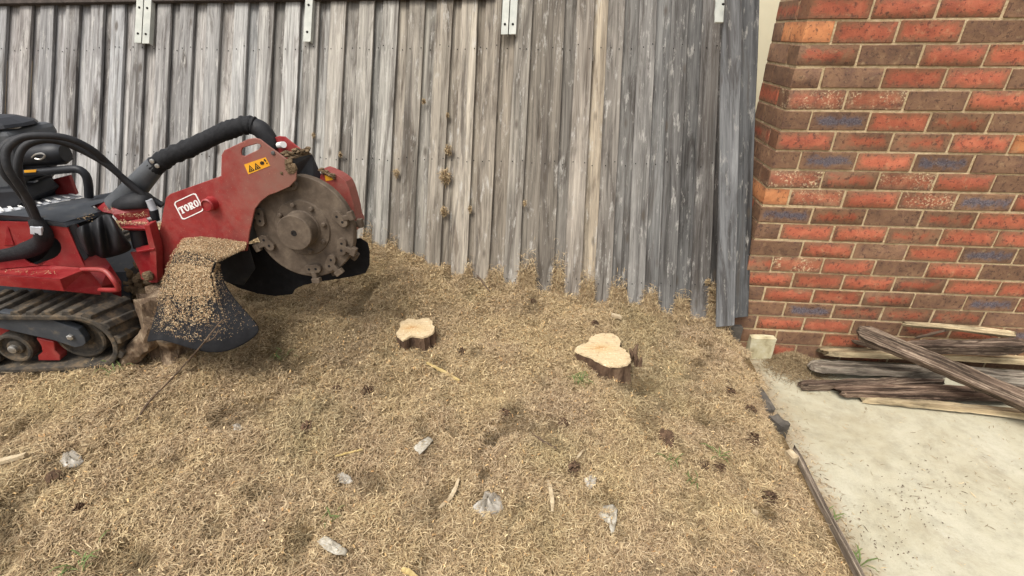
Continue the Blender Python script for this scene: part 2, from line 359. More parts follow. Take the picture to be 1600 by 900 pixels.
def obj(name, mb, mat, parent=None, smooth=False, bevel=0, solid=0, color=None, origin=None, angle=40, subsurf=0):
    v = np.array(mb.v); c = v.mean(0) if origin is None else np.array(origin)
    me = mesh_of(name, v-c, mb.f, mat, smooth, angle); o = bpy.data.objects.new(name, me); link(o, parent, c)
    if solid:
        m = o.modifiers.new('s', 'SOLIDIFY'); m.thickness = solid; m.offset = 0
    if subsurf:
        m = o.modifiers.new('u', 'SUBSURF'); m.levels = m.render_levels = subsurf
    if bevel:
        m = o.modifiers.new('b', 'BEVEL'); m.width = bevel; m.segments = 2; m.limit_method = 'ANGLE'; m.angle_limit = math.radians(35)
    if color: o.color = color
    return o
def empty(name, loc):
    o = bpy.data.objects.new(name, None); o.empty_display_size = .1; return link(o, None, loc)
def tag(o, label=None, cat=None, group=None, kind=None):
    if label: o['label'] = label
    if cat: o['category'] = cat
    if group: o['group'] = group
    if kind: o['kind'] = kind
    return o

# ------------------------------------------------------------------ setting: ground, lawn, slab
mb = MB(); mb.add([(-60, -60, -.12), (60, -60, -.12), (60, 60, -.12), (-60, 60, -.12)], [(0, 1, 2, 3)])
tag(obj('ground', mb, MT['soil']), kind='structure')
xs = np.unique(np.concatenate([np.linspace(-7, -4, 16), np.linspace(-4, EDGE_X-.2, 330), np.linspace(EDGE_X-.2, EDGE_X, 22)]))
ys = np.unique(np.concatenate([np.linspace(-1.2, .4, 20), np.linspace(.4, 3.3, 200)]))
XX, YY = np.meshgrid(xs, ys); ZZ = ground(XX, YY)
vs = np.stack([XX.ravel(), YY.ravel(), ZZ.ravel()], 1); nx = len(xs); ny = len(ys)
ii = (np.arange(ny-1)[:, None]*nx+np.arange(nx-1)[None]).ravel()
fs = np.stack([ii, ii+1, ii+nx+1, ii+nx], 1)
lawn = bpy.data.objects.new('lawn', mesh_of('lawn', vs, [tuple(f) for f in fs.tolist()], MT['soil'], True, 80)); link(lawn); tag(lawn, kind='structure')
mb = MB(); mb.box((EDGE_X+2.6, .6, -.05), (5.2, 3.52, .1))
tag(obj('concrete_slab', mb, MT['concrete'], bevel=.006, origin=(0, 0, 0)), kind='structure')

# ------------------------------------------------------------------ brick wall
WY, CX = 2.3575, .9365
wall = empty('brick_wall', (CX, WY, 0)); tag(wall, 'red and brown brick wall end rising from the concrete slab', 'wall')
mb = MB(); mb.box(((CX+.0045+3.6)/2, WY+.0045+.175, 1.1), (3.6-CX-.0045, .35, 2.4))
obj('mortar', mb, MT['mortar'], wall)
def brick_mesh(lx, ly, seed):
    r = random.Random(seed); mbq = MB(); hx, hy, hz = lx/2, ly/2, .0385; c = .0028
    # chamfered block with slightly uneven corners
    pts = []
    for sx in (-1, 1):
        for sy in (-1, 1):
            for sz in (-1, 1):
                j = lambda: r.uniform(-.0012, .0012)
                pts += [((hx-c)*sx+j(), hy*sy+j(), (hz-c)*sz+j()), (hx*sx+j(), (hy-c)*sy+j(), (hz-c)*sz+j()), ((hx-c)*sx+j(), (hy-c)*sy+j(), hz*sz+j())]
    import bmesh
    bm = bmesh.new()
    for p in pts: bm.verts.new(p)
    bmesh.ops.convex_hull(bm, input=bm.verts[:]); me = bpy.data.meshes.new('brick'); bm.to_mesh(me); bm.free()
    me.polygons.foreach_set('use_smooth', [True]*len(me.polygons)); me.set_sharp_from_angle(angle=math.radians(30))
    return me
BM = {}
def brick(x0, x1, y0, y1, z, kind):
    lx, ly = round(x1-x0, 3), round(y1-y0, 3); key = (lx, ly, kind, random.randrange(4))
    if key not in BM:
        me = brick_mesh(lx, ly, hash(key) & 255); me.materials.append(BR[kind]); BM[key] = me
    o = bpy.data.objects.new('brick', BM[key])
    link(o, wall, ((x0+x1)/2, (y0+y1)/2+random.uniform(-.0022, .0022), z+random.uniform(-.0015, .0015)))
    o.rotation_euler = (random.uniform(-.006, .006), random.uniform(-.006, .006), random.uniform(-.006, .006))
CODE = dict(r='red', m='mixed', b='brown', u='blue', o='orange', w='splash')
ROWS = {-2: 'brbrb', -1: 'bbrbr', 0: 'brrbmr', 1: 'bummmb', 2: 'brrmbur', 3: 'rrrmrr', 4: 'mwrbrbr', 5: 'brbrub', 6: 'brrmrr', 7: 'umbmrr', 8: 'owrwur', 9: 'wmwrbr',
        10: 'burubr', 11: 'rmmrow', 12: 'burmbr', 13: 'wwbrrb', 14: 'bbrrbr', 15: 'mbrrrb', 16: 'orrbrr', 17: 'rrrbrm', 18: 'brmrrb', 19: 'rbrrmr', 20: 'brrbrr'}
rr = random.Random(3)
for k in range(-2, 21):
    z = .209+.086*k; codes = ROWS[k]; pick = lambda i: CODE[codes[i]] if i < len(codes) else CODE[rr.choice('rrrmbbu')]
    if k % 2 == 0:
        brick(CX, CX+.11, WY, WY+.23, z, pick(0)); brick(CX, CX+.11, WY+.24, WY+.352, z, CODE[rr.choice('rbb')])
        x = CX+.12; i = 1
    else:
        brick(CX, CX+.23, WY, WY+.11, z, pick(0)); brick(CX, CX+.11, WY+.12, WY+.352, z, CODE[rr.choice('rrbm')])
        x = CX+.24; i = 1
    while x < 2.95:
        brick(x, x+.23, WY, WY+.11, z, pick(i)); x += .24; i += 1
mb = MB(); mb.box((2.2, 3.45, 1.3), (3.0, .2, 2.9))
tag(obj('rendered_wall', mb, MT['cream']), 'cream rendered wall showing in the gap between fence end and brickwork', 'wall')

# ------------------------------------------------------------------ leaning paling fence
FP = np.array([.904, 2.32, .199]); FB = np.array([.007, .469, .883]); FB /= np.linalg.norm(FB); FH = np.array([1., 0, 0])
FN = np.cross(FH, FB); FN /= np.linalg.norm(FN)
if FN[1] > 0: FN = -FN                                     # towards the camera
def fpt(x, v, off): return FP+FH*(x-FP[0])+FB*v-FN*off      # off = distance behind the front face
def f_at(px, py):
    """along-fence position (at the foot) and height up the fence of an image point"""
    q = on_plane(px, py, FP, FN)-FP; v = q@FB; return FP[0]+(q-FB*v)[0], v
fence = empty('paling_fence', (-1.2, 2.4, .35)); tag(fence, 'weathered grey timber paling fence leaning back beside the brick wall', 'fence')
FR = Matrix((Vector(FH), Vector(-FN), Vector(FB))).transposed()
BOT_X = [-6, -1.6, -1.05, -.86, -.63, -.27, .05, .23, .40, .57, .75, .90]
BOT_Z = [.58, .52, .485, .43, .349, .354, .298, .281, .282, .253, .231, .199]
def foot_v(x): return (np.interp(x, BOT_X, BOT_Z)-FP[2])/FB[2]
def zone(x, px):
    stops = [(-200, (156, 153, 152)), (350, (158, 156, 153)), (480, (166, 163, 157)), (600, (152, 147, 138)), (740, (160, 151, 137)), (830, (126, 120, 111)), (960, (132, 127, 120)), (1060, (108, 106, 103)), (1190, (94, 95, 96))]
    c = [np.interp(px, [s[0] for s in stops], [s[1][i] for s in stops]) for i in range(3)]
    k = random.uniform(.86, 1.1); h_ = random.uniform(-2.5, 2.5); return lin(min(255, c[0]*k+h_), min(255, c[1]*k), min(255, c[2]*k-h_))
def paling(x0, x1, v0, v1, off, color, th=.019, tilt=0.0):
    """one board with sawn, slightly bowed edges; its own origin, grain along local Z"""
    m = MB(); n = 7; rows = []
    w_ = x1-x0; L = v1-v0; bow = random.uniform(-.003, .003)
    vs = []
    for i in range(n+1):
        t = i/n; zz = -L/2+L*t; e = bow*math.sin(math.pi*t)+tilt*(t-.5)
        jl, jr = random.uniform(-.0014, .0014), random.uniform(-.0014, .0014); cup = random.uniform(-.001, .001)
        vs += [(-w_/2+e+jl, 0+cup, zz), (w_/2+e+jr, 0-cup, zz), (w_/2+e+jr, th-cup, zz), (-w_/2+e+jl, th+cup, zz)]
    j = [random.uniform(-.008, .008) for _ in range(2)]
    vs[0] = (vs[0][0], vs[0][1], vs[0][2]+j[0]); vs[3] = (vs[3][0], vs[3][1], vs[3][2]+j[0]); vs[1] = (vs[1][0], vs[1][1], vs[1][2]+j[1]); vs[2] = (vs[2][0], vs[2][1], vs[2][2]+j[1])
    fs = [(3, 2, 1, 0), tuple(range(n*4, n*4+4))]
    for i in range(n):
        for k in range(4): fs.append((i*4+k, i*4+(k+1) % 4, (i+1)*4+(k+1) % 4, (i+1)*4+k))
    me = mesh_of('paling', vs, fs, MT['fence']); o = bpy.data.objects.new('paling', me)
    link(o, fence, fpt((x0+x1)/2, (v0+v1)/2, off)); o.rotation_euler = FR.to_euler(); o.color = color
    b = o.modifiers.new('b', 'BEVEL'); b.width = .0018; b.segments = 1; b.limit_method = 'ANGLE'
    return o
VTOP = f_at(600, -28)[1]
edges = []
for px in (-215, -178, -140, -102, -64, -26, 12, 51, 86, 125, 164, 197, 229, 269, 305, 346, 390, 429, 470, 500, 542, 586, 624, 665, 709, 749, 785):
    x = f_at(px, 0)[0]; edges.append((x-random.uniform(.084, .094), x, px))
for a, b, y in ((785, 810, 440), (835, 862, 452), (879, 906, 465), (927, 953, 473), (977, 1004, 475), (1026, 1053, 487), (1075, 1104, 497)):
    edges.append((f_at(a, y)[0], f_at(b, y)[0], (a+b)/2+12))
nails = MB()
ROWV = [f_at(600, 70)[1], f_at(700, 247)[1], f_at(950, 440)[1]]
def nail(x, v, off):
    c = fpt(x, v, off-.0008); a = FH*.0032; b = FB*.0038
    pts = [c+a*math.cos(q)+b*math.sin(q) for q in np.arange(6)*math.pi/3]; nails.prism(pts, -FN*(-.001))
for i, (a, b, px) in enumerate(edges):
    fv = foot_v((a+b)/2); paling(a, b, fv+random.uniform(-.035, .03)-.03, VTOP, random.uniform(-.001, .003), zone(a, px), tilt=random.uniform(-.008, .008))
    for v in ROWV:
        if v > fv+.02:
            nail(a+.022+random.uniform(-.01, .01), v+random.uniform(-.014, .014), 0); nail(b-.02+random.uniform(-.01, .01), v+random.uniform(-.014, .014), 0)
    if i+1 < len(edges):
        a2 = edges[i+1][0]; fv2 = foot_v((b+a2)/2)
        if a2 > b+.004:
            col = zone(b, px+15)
            col = tuple(c*random.uniform(.62, .85) for c in col[:1])*1; recess_shade = random.uniform(*((.86, 1.0) if px < 400 else (.66, .86) if px < 790 else (.78, .98))); col = tuple(c*recess_shade for c in zone(b, px+15)[:3])+(1,)  # recessed boards get a darker colour, painting in the shade between proud boards
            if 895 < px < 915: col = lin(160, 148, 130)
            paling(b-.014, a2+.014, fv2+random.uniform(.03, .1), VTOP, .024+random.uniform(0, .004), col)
            for v in ROWV[:2]: nail((b+a2)/2+random.uniform(-.008, .008), v+random.uniform(-.01, .01), .024)
# the end boards beside the bricks stand more upright than the rest, one over the other
xe0 = f_at(1120, 509)[0]
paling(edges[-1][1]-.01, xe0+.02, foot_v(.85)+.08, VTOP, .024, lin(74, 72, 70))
def at_depth(px, py, d): return EYE+ray(px, py)*d
def end_board(name, bl, br, tl, tr, th, mat, color, n=9):
    """free-standing board between two foot points and two head points; grain along its own Z"""
    bl, br, tl, tr = map(V3, (bl, br, tl, tr)); foot, head = (bl+br)/2, (tl+tr)/2; Z = (head-foot).normalized(); X = (br-bl)+(tr-tl); X = (X-Z*X.dot(Z)).normalized(); Y = Z.cross(X)
    R = Matrix((X, Y, Z)).transposed(); L_ = (head-foot).length; w0, w1 = (br-bl).length, (tr-tl).length; vs = []; rb = random.Random(4)
    for i in range(n+1):
        t = i/n; w_ = (w0+(w1-w0)*t)/2; j1, j2 = rb.uniform(-.0015, .0015), rb.uniform(-.0015, .0015)
        vs += [(-w_+j1, 0, -L_/2+L_*t), (w_+j2, 0, -L_/2+L_*t), (w_+j2, th, -L_/2+L_*t), (-w_+j1, th, -L_/2+L_*t)]
    fs = [(3, 2, 1, 0), tuple(range(n*4, n*4+4))]+[(i*4+k, i*4+(k+1) % 4, (i+1)*4+(k+1) % 4, (i+1)*4+k) for i in range(n) for k in range(4)]
    o = bpy.data.objects.new(name, mesh_of(name, vs, fs, MT[mat])); link(o, fence, (foot+head)/2); o.rotation_euler = R.to_euler(); o.color = color
    b = o.modifiers.new('b', 'BEVEL'); b.width = .002; b.segments = 1; b.limit_method = 'ANGLE'; return o
D0, D1 = 2.545, 2.10
up = lambda px, d: at_depth(px, 0, d)+(at_depth(px, 0, d)-at_depth(px-1, 25, d+.02))*.0
def both(px0, px1, py, qx0, qx1, extra=0.0):
    a, b, c, d = at_depth(px0, py, D0+extra), at_depth(px1, py, D0+extra), at_depth(qx0, 0, D1+extra), at_depth(qx1, 0, D1+extra)
    k = 1.05; return a, b, a+(c-a)*k, b+(d-b)*k
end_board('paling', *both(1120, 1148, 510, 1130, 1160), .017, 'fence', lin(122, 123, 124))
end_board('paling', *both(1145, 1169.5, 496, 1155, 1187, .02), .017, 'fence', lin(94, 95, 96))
tag(obj('nail_heads', nails, MT['hole'], fence), kind='stuff')
for v, off in ((ROWV[0], .04), (ROWV[1], .04), (ROWV[2], .04)):
    m = MB(); m.box(fpt(-2.75, v, off+.025), (7.1, .05, .075), FR); obj('rail', m, MT['darkrail'], fence, bevel=.003)
for x in (-4.9, -2.5, -.1, .8):
    m = MB(); m.box(fpt(x, .72, .145), (.11, .1, 2.1), FR); obj('post', m, MT['darkrail'], fence, bevel=.004)
v_l = f_at(100, 1.5)[1]; v_r = f_at(760, -2.5)[1]
m = MB(); pts = [fpt(-5.6, v_l-.004, -.03), fpt(-.45, v_r+.004, -.03), fpt(-.45, v_r+.12, -.03), fpt(-5.6, v_l+.12, -.03)]
m.prism(pts, -FN*.028); obj('top_rail', m, MT['darkrail'], fence, bevel=.003)
def bracket(px0, px1, py):
    a, v = f_at(px0, py); b = f_at(px1, py)[0]; m = MB(); d = .034
    # an L-shaped angle: face plate plus a leg back to the fence
    prof = [(a, -d), (b, -d), (b, -.003), (b-.005, -.003), (b-.005, -d+.006), (a, -d+.006)]
    m.prism([fpt(x, v, o) for x, o in prof], FB*(VTOP+.5-v)); o = obj('post_bracket', m, MT['bracket'], fence, bevel=.0012)
    for dv in (.055, .21):
        h = MB(); c = fpt((a+b)/2, v+dv, -d-.0012); h.lathe(c-FN*.004, FN, [(.0065, 0), (.0065, .006), (.004, .008)], 10); obj('bolt', h, MT['hole'], o)
for a in ((217.5, 228), (229.5, 240.5), (478.5, 490), (784, 794.5), (796, 807)): bracket(a[0], a[1], {217.5: 65, 229.5: 66, 478.5: 65, 784: 56, 796: 56}[a[0]])


a, b = at_depth(1117.5, 35, D1+.005), at_depth(1131, 35, D1+.005); c, d = at_depth(1119.5, -40, D1-.01), at_depth(1134, -40, D1-.01)
brk = end_board('post_bracket', a, b, c, d, .012, 'bracket', (1, 1, 1, 1))
h = MB(); h.lathe(at_depth(1126, 13, D1-.008), -AX_F, [(.006, 0), (.006, .004), (.004, .005)], 10); obj('bolt', h, MT['hole'], brk)

# ------------------------------------------------------------------ stump grinder
# two frames: the tracked chassis (turned 10 degrees towards the fence) and the boom with the cutter wheel
OM = on_ground(130, 579, .004); OM = np.array(OM)
PSI = math.radians(10)
CXA = np.array([math.cos(PSI), math.sin(PSI), 0]); CYA = np.array([-math.sin(PSI), math.cos(PSI), 0]); CZA = np.array([0, 0, 1.])
def C(px, py, Y): return on_plane(px, py, OM+CYA*Y, CYA)               # point on the chassis plane Y metres in from the near track face
def Cl(X, Y, Z): return OM+CXA*X+CYA*Y+CZA*Z
def loc(p): q = np.asarray(p)-OM; return q@CXA, q@CYA, q@CZA
WN = np.array([0.0, -math.cos(.07), math.sin(.07)])                    # wheel axis, towards the camera
WC = EYE+ray(473.5, 356)*2.01                                          # centre of the wheel's near face
def B(px, py, d): return on_plane(px, py, WC+WN*d, WN)                  # point on the boom plane d metres in front of the wheel face
grinder = empty('stump_grinder', (OM[0]-.5, OM[1]+.43, OM[2]))
tag(grinder, 'red tracked stump grinder with raised cutter wheel standing in front of the fence', 'stump grinder')
def plate(name, pts, Y, th, mat, parent=grinder, frame='C', hole=None, bevel=.003, **kw):
    if frame == 'C': P = [C(x, y, Y) for x, y in pts]; H = [C(x, y, Y) for x, y in hole] if hole else None; vec = CYA*th
    else: P = [B(x, y, Y) for x, y in pts]; H = [B(x, y, Y) for x, y in hole] if hole else None; vec = -WN*th
    m = MB(); m.prism(P, vec, H); return obj(name, m, MT[mat], parent, bevel=bevel, **kw)
def sheet(name, pts, th, mat, parent=grinder, frame='C', bevel=.002, vec=None):
    f = C if frame == 'C' else B; P = [f(*p) for p in pts]; c = np.mean(P, 0)
    n = np.cross(P[1]-P[0], P[2]-P[0]); n = n/np.linalg.norm(n)
    if np.dot(n, EYE-c) > 0: n = -n
    m = MB(); m.prism(P, n*th if vec is None else vec); return obj(name, m, MT[mat], parent, bevel=bevel)
def pipe(name, pts, r, mat, parent=grinder, frame='C', n=10, smooth=6):
    f = C if frame == 'C' else B; m = MB(); m.tube([f(*p) for p in pts], r, n, smooth=smooth); return obj(name, m, MT[mat], parent, smooth=True)

def lump(m, c, r, ax=(1, 1, 1), n=9, seed=0, rough=.25):
    rr_ = random.Random(seed); vs = []; fs = []; R_ = 7
    for i in range(R_):
        ph = -math.pi/2+math.pi*(i+.5)/R_
        for k in range(n):
            a = 2*math.pi*k/n; q = 1+rr_.uniform(-rough, rough); vs.append((c[0]+r*ax[0]*q*math.cos(ph)*math.cos(a), c[1]+r*ax[1]*q*math.cos(ph)*math.sin(a), c[2]+r*ax[2]*q*math.sin(ph)))
    for i in range(R_-1):
        for k in range(n): fs.append((i*n+k, i*n+(k+1) % n, (i+1)*n+(k+1) % n, (i+1)*n+k))
    fs += [tuple(reversed(range(n))), tuple(range((R_-1)*n, R_*n))]; m.add(vs, fs)

# ---- tracks
def track(y0, wide, near=True):
    t0 = obj('track', track_belt(y0, wide), MT['track'], grinder, bevel=.004)
    for p, d in LUGS:
        m = MB(); Xd = Vector(CXA)*d[0]+Vector(CZA)*d[1]; N = Vector(CXA)*(-d[1])+Vector(CZA)*d[0]
        R = Matrix((Xd, Vector(CYA), N)).transposed(); c = V3(Cl(p[0], y0+wide/2, p[1]))+N*.014
        # a slanted chevron bar across the belt
        hw = wide/2-.004; vs = []
        for s_, sl in ((-1, -.020), (1, .020)):
            for a, h in ((-.021, -.012), (.021, -.012), (.013, .012), (-.013, .012)): vs.append(R@Vector((a+sl, s_*hw, h))+c)
        m.add(vs, [(0, 1, 2, 3), (7, 6, 5, 4)]+[(i, (i+1) % 4+0, (i+1) % 4+4, i+4) for i in range(4)])
        obj('tread_lug', m, MT['track'], t0, bevel=.003)
    return t0
ix, _, iz = loc(C(124, 528, 0)); R0 = iz-.012
R0 = .118
front = (ix, R0+.012); REAR = ix-1.12
def loop():
    """belt centre line: bottom run, round the front idler, top run rising to the drive sprocket, round the back"""
    P = []; n = 40
    top_r = .165
    for k in range(n+1): P.append((REAR+(front[0]-REAR)*k/n, .012))
    for k in range(1, 25):
        a = -math.pi/2+math.pi*1.02*k/24; P.append((front[0]+R0*math.cos(a), front[1]+R0*math.sin(a)))
    s = P[-1]; e = (REAR, .012+2*top_r)
    for k in range(1, n+1): P.append((s[0]+(e[0]-s[0])*k/n, s[1]+(e[1]-s[1])*k/n+(-.012*math.sin(math.pi*k/n))))
    for k in range(1, 24):
        a = math.pi/2+math.pi*k/24; P.append((REAR+top_r*math.cos(a), .012+top_r+top_r*math.sin(a)))
    return P
LP = loop(); LUGS = []
acc = 0
for i in range(len(LP)):
    a, b = LP[i], LP[(i+1) % len(LP)]; d = math.hypot(b[0]-a[0], b[1]-a[1]); acc += d
    if acc > .064:
        acc -= .064; dd = ((b[0]-a[0])/d, (b[1]-a[1])/d)
        nrm = (dd[1], -dd[0]); LUGS.append(((b[0]+nrm[0]*.0, b[1]+nrm[1]*.0), (-dd[0], -dd[1])))
def track_belt(y0, wide):
    m = MB(); n = len(LP); vs = []
    for i in range(n):
        a, b = LP[i-1], LP[(i+1) % n]; d = math.hypot(b[0]-a[0], b[1]-a[1]); nx_, nz_ = (b[1]-a[1])/d, -(b[0]-a[0])/d
        for y in (y0, y0+wide):
            for k in (-.010, .010): vs.append(Cl(LP[i][0]+nx_*k, y, LP[i][1]+nz_*k))
    fs = []
    for i in range(n):
        j = (i+1) % n
        for a, b in ((0, 1), (1, 3), (3, 2), (2, 0)): fs.append((i*4+a, i*4+b, j*4+b, j*4+a))
    return m.add(vs, fs)
WIDE = .19
tr = track(0.0, WIDE); far = track(.70, WIDE)
def wheel_at(px, py, r, y0, depth, name='road_wheel', parent=tr):
    c = C(px, py, y0); m = MB()
    m.lathe(c+CYA*depth, -CYA, [(r, 0), (r, depth-.004), (r-.006, depth), (r-.014, depth), (r-.018, depth-.014), (r*.48, depth-.018), (r*.42, depth-.006), (.018, depth-.004)], 36)
    o = obj(name, m, MT['track'], parent, smooth=True, angle=30)
    h = MB(); h.lathe(c+CYA*.008, -CYA, [(.016, 0), (.016, .016), (.010, .019)], 14); obj('hub_cap', h, MT['steel'], o, smooth=True); return o
wheel_at(21, 545, .066, .02, .06); wheel_at(124, 528, .096, .045, .10, 'idler_wheel')
for X in (-.42, -.62, -.82): 
    m = MB(); m.lathe(Cl(ix+X, .08, .088), -CYA, [(.066, 0), (.066, .056), (.05, .06), (.03, .05)], 30); obj('road_wheel', m, MT['track'], tr, smooth=True, angle=30)
bar = plate('track_frame', [(-30, 484), (8, 489), (20, 490), (80, 500), (122, 515), (132, 528), (134, 536), (130, 540), (117, 543), (84, 532), (22, 518), (-30, 505)], .012, .03, 'charcoal', bevel=.004)
m = MB(); m.lathe(C(111, 526, .012), -CYA, [(.013, 0), (.013, .008), (.008, .011)], 6); obj('bolt', m, MT['steel'], bar)
plate('idler_bracket', [(56, 528), (84, 534), (86, 548), (94, 556), (94, 563), (60, 563), (59, 556), (66, 550), (64, 540)], .03, .04, 'red')
plate('inner_frame', [(-30, 508), (14, 514), (14, 528), (-30, 528)], .05, .05, 'red')

# ---- chassis
fend = sheet('fender', [(-40, 423, .20), (66, 413.5, .20), (137, 419, .16), (94, 436, .03), (-40, 427, .03)], .006, 'red')
sheet('skirt', [(-40, 427.5, .028), (94, 436.5, .028), (137, 420, .155), (159, 446, .155), (157, 459, .12), (100, 453, .03), (-40, 441, .028)], .006, 'red')
pipe('tow_loop', [(128, 421, .14), (150, 421, .12), (165, 424, .10), (177, 437, .08), (184, 449, .08), (182, 453, .09), (156, 453, .12)], .0095, 'red')
hole = [(65+31*math.cos(a)*(1 if math.cos(a) > 0 else 1.0), 391+21*math.sin(a)+(-4 if math.cos(a) > .3 else 3)) for a in np.linspace(0, 2*math.pi, 20, endpoint=False)]
side = plate('side_panel', [(-40, 345), (100, 349), (105, 355), (133, 418), (66, 414.5), (-40, 424)], .19, .006, 'red', hole=hole)
sheet('panel_brace', [(6, 384, .187), (10, 353, .187), (13, 356, .187), (22, 383, .187)], .012, 'red', side)
plate('inner_panel', [(-40, 340), (160, 340), (150, 420), (-40, 424)], .34, .01, 'plastic_blk')
# tapered red housing from the panel down to the front frame, caked with mud
sheet('front_housing', [(104, 354, .19), (122, 350, .24), (172, 412, .25), (190, 440, .25), (190, 468, .25), (160, 470, .2), (157, 448, .17), (133, 418, .19)], .02, 'red')
m = MB()
for i in range(46):
    px, py = random.gauss(207, 13), random.gauss(449, 15); q = C(px, py, .33+random.uniform(-.02, .05)); m.lathe(q, (random.gauss(0, 1), random.gauss(0, 1), random.gauss(0, 1)), [(.004, -.018), (.018, -.010), (random.uniform(.018, .03), .0), (.016, .012), (.003, .019)], 7)
tag(obj('caked_mud', m, MT['mud'], grinder, smooth=True, angle=60), 'lumps of dried mud caked on the front axle', kind='stuff')
m = MB(); m.lathe(C(205, 447, .62), -CYA, [(.06, 0), (.085, .02), (.085, .25), (.05, .27)], 28); obj('axle_drum', m, MT['mud'], grinder, smooth=True)
plate('belly_plate', [(-40, 425), (196, 425), (205, 470), (-40, 470)], .30, .35, 'charcoal')
# deck
deck = sheet('deck', [(-60, 348, .17), (0, 335.5, .19), (47, 339, .19), (98, 347.5, .19), (153, 331.5, .30), (142, 322, .36), (172, 312, .42), (176, 300, .50), (130, 309, .50), (0, 333, .28), (-60, 342, .22)], .012, 'charcoal')
sheet('deck_lip', [(47, 340, .185), (98, 348, .185), (153, 332, .295), (153, 337, .295), (104, 353.5, .185), (47, 347, .185)], .006, 'charcoal')
sheet('deck_base', [(98, 350, .20), (152, 334, .31), (172, 320, .43), (174, 328, .43), (160, 365, .31), (122, 400, .22)], .02, 'plastic_blk')
for px, py, Y in ((136, 342, .268), (137, 406, .25), (152, 369, .29)):
    m = MB(); m.lathe(C(px, py, Y), -CYA, [(.010, 0), (.010, .006), (.006, .009)], 8); obj('bolt', m, MT['steel'], deck)
# silver ribbed heat shield beside the deck
hsd = sheet('heat_shield', [(-40, 338, .24), (0, 333, .30), (60, 322, .40), (131, 307, .52), (112, 302.5, .62), (50, 308, .56), (0, 325, .40), (-40, 330, .3)], .006, 'silver')
for k in range(9):
    t = k/8; a = (4+t*118, 329-t*24, .31+t*.2); b = (-2+t*112, 322.5-t*20, .40+t*.19)
    a = (a[0], a[1]+1.2, a[2]-.012); b = (b[0], b[1]+1.2, b[2]-.012); m = MB(); A_, B_ = C(*a), C(*b); w_ = CXA*.007; m.prism([A_-w_, A_+w_, B_+w_, B_-w_], np.array([0, 0, .003])); obj('rib', m, MT['white'], hsd)
# folded rubber boot at the steering joint
def folded(name, cols, mat, parent=grinder, th=.004, fine=4, frame='C'):
    f = C if frame == 'C' else B; m = MB(); m.grid([[f(*p) for p in r] for r in cols]); return obj(name, m, MT[mat], parent, smooth=True, solid=th, subsurf=2, angle=180)
boot = folded('joint_boot', [
    [(118, 356, .21), (128, 352, .16), (140, 349, .25), (152, 340, .20), (160, 335, .27), (172, 333, .22), (180, 344, .30)],
    [(120, 366, .20), (130, 364, .13), (142, 366, .24), (154, 352, .15), (163, 352, .27), (176, 346, .15), (188, 358, .28)],
    [(126, 382, .21), (134, 384, .15), (148, 380, .24), (158, 372, .14), (166, 376, .27), (182, 366, .14), (198, 372, .26)],
    [(132, 396, .22), (140, 400, .18), (150, 398, .25), (160, 400, .18), (170, 398, .27), (186, 390, .17), (206, 382, .27)],
    [(136, 402, .25), (144, 404, .24), (152, 404, .27), (164, 404, .24), (174, 402, .29), (190, 398, .25), (208, 390, .29)]], 'rubber')
sheet('joint_strap', [(100, 353, .195), (118, 349, .2), (138, 402, .2), (132, 408, .19)], .006, 'plastic_blk', boot)
# pivot tower
tower = sheet('pivot_tower', [(146, 321, .40), (172, 313, .40), (238, 327, .34), (236, 338, .33), (190, 347, .30), (176, 334, .30), (160, 331, .34)], .02, 'red')
sheet('tower_face', [(172, 326, .32), (236, 326, .32), (236, 340, .32), (186, 346, .30), (176, 336, .30)], .02, 'red', tower)
u1 = sheet('shelf', [(184, 348, .28), (228, 340, .28), (236, 351, .24), (232, 357, .22), (190, 356, .22)], .014, 'red', tower)
sheet('side_arm', [(225, 352, .215), (233, 351, .215), (244, 392, .215), (246, 442, .215), (236, 442, .215), (234, 392, .215)], .05, 'red', tower)
sheet('lower_shelf', [(211, 386, .25), (240, 381, .25), (241, 388, .21), (213, 393, .21)], .010, 'red', tower)
m = MB(); a, b = C(215, 358, .27), C(221, 386, .27); m.tube([a, b], .030, 20); obj('pivot_pin', m, MT['plastic_blk'], tower, smooth=True)
sheet('lower_arm', [(203, 394, .26), (240, 392, .22), (246, 436, .22), (236, 441, .22), (221, 436, .24), (216, 420, .25)], .03, 'red', tower)
m = MB(); m.lathe(C(230, 432, .20), -CYA, [(.018, -.02), (.022, 0), (.012, .01)], 16); obj('grease_cap', m, MT['mud'], tower, smooth=True)
# grey moulded conduit neck, fabric sleeve and elbow over the top
pipe('conduit_neck', [(186, 322, .40), (200, 307, .40), (222, 282, .40), (245, 256, .40)], [.055, .050, .043, .036], 'grey', n=18, smooth=5)
folded('conduit_skirt', [[(173, 318, .36), (186, 308, .34), (206, 301, .34), (226, 298, .35), (238, 303, .40)], [(174, 322, .35), (190, 316, .30), (210, 313, .30), (230, 311, .31), (242, 312, .38)], [(175, 329, .35), (192, 328, .30), (212, 327, .30), (230, 326, .31), (240, 325, .38)]], 'rubber', th=.012)
m = MB(); P = [C(*p) for p in ((241, 261, .40), (262, 246, .40), (290, 234, .40), (318, 221, .40), (345, 208, .40), (370, 199, .40), (388, 195, .40), (399, 197, .40))]
Q = []; Rr = []
PV = [V3(p) for p in P]
for i in range(len(PV)-1):
    for k in range(8):
        t = k/8; a, b, c, d = PV[max(i-1, 0)], PV[i], PV[i+1], PV[min(i+2, len(PV)-1)]
        Q.append(.5*((2*b)+(c-a)*t+(2*a-5*b+4*c-d)*t*t+(3*b-a-3*c+d)*t**3)); Rr.append(.0355*(1+.025*math.sin(len(Q)*1.15)+.085*random.uniform(-1, 1)))
Q.append(PV[-1]); Rr.append(.035)
m.tube(Q, Rr, 16); slv = obj('hose_sleeve', m, MT['sleeve'], grinder, smooth=True, angle=80)
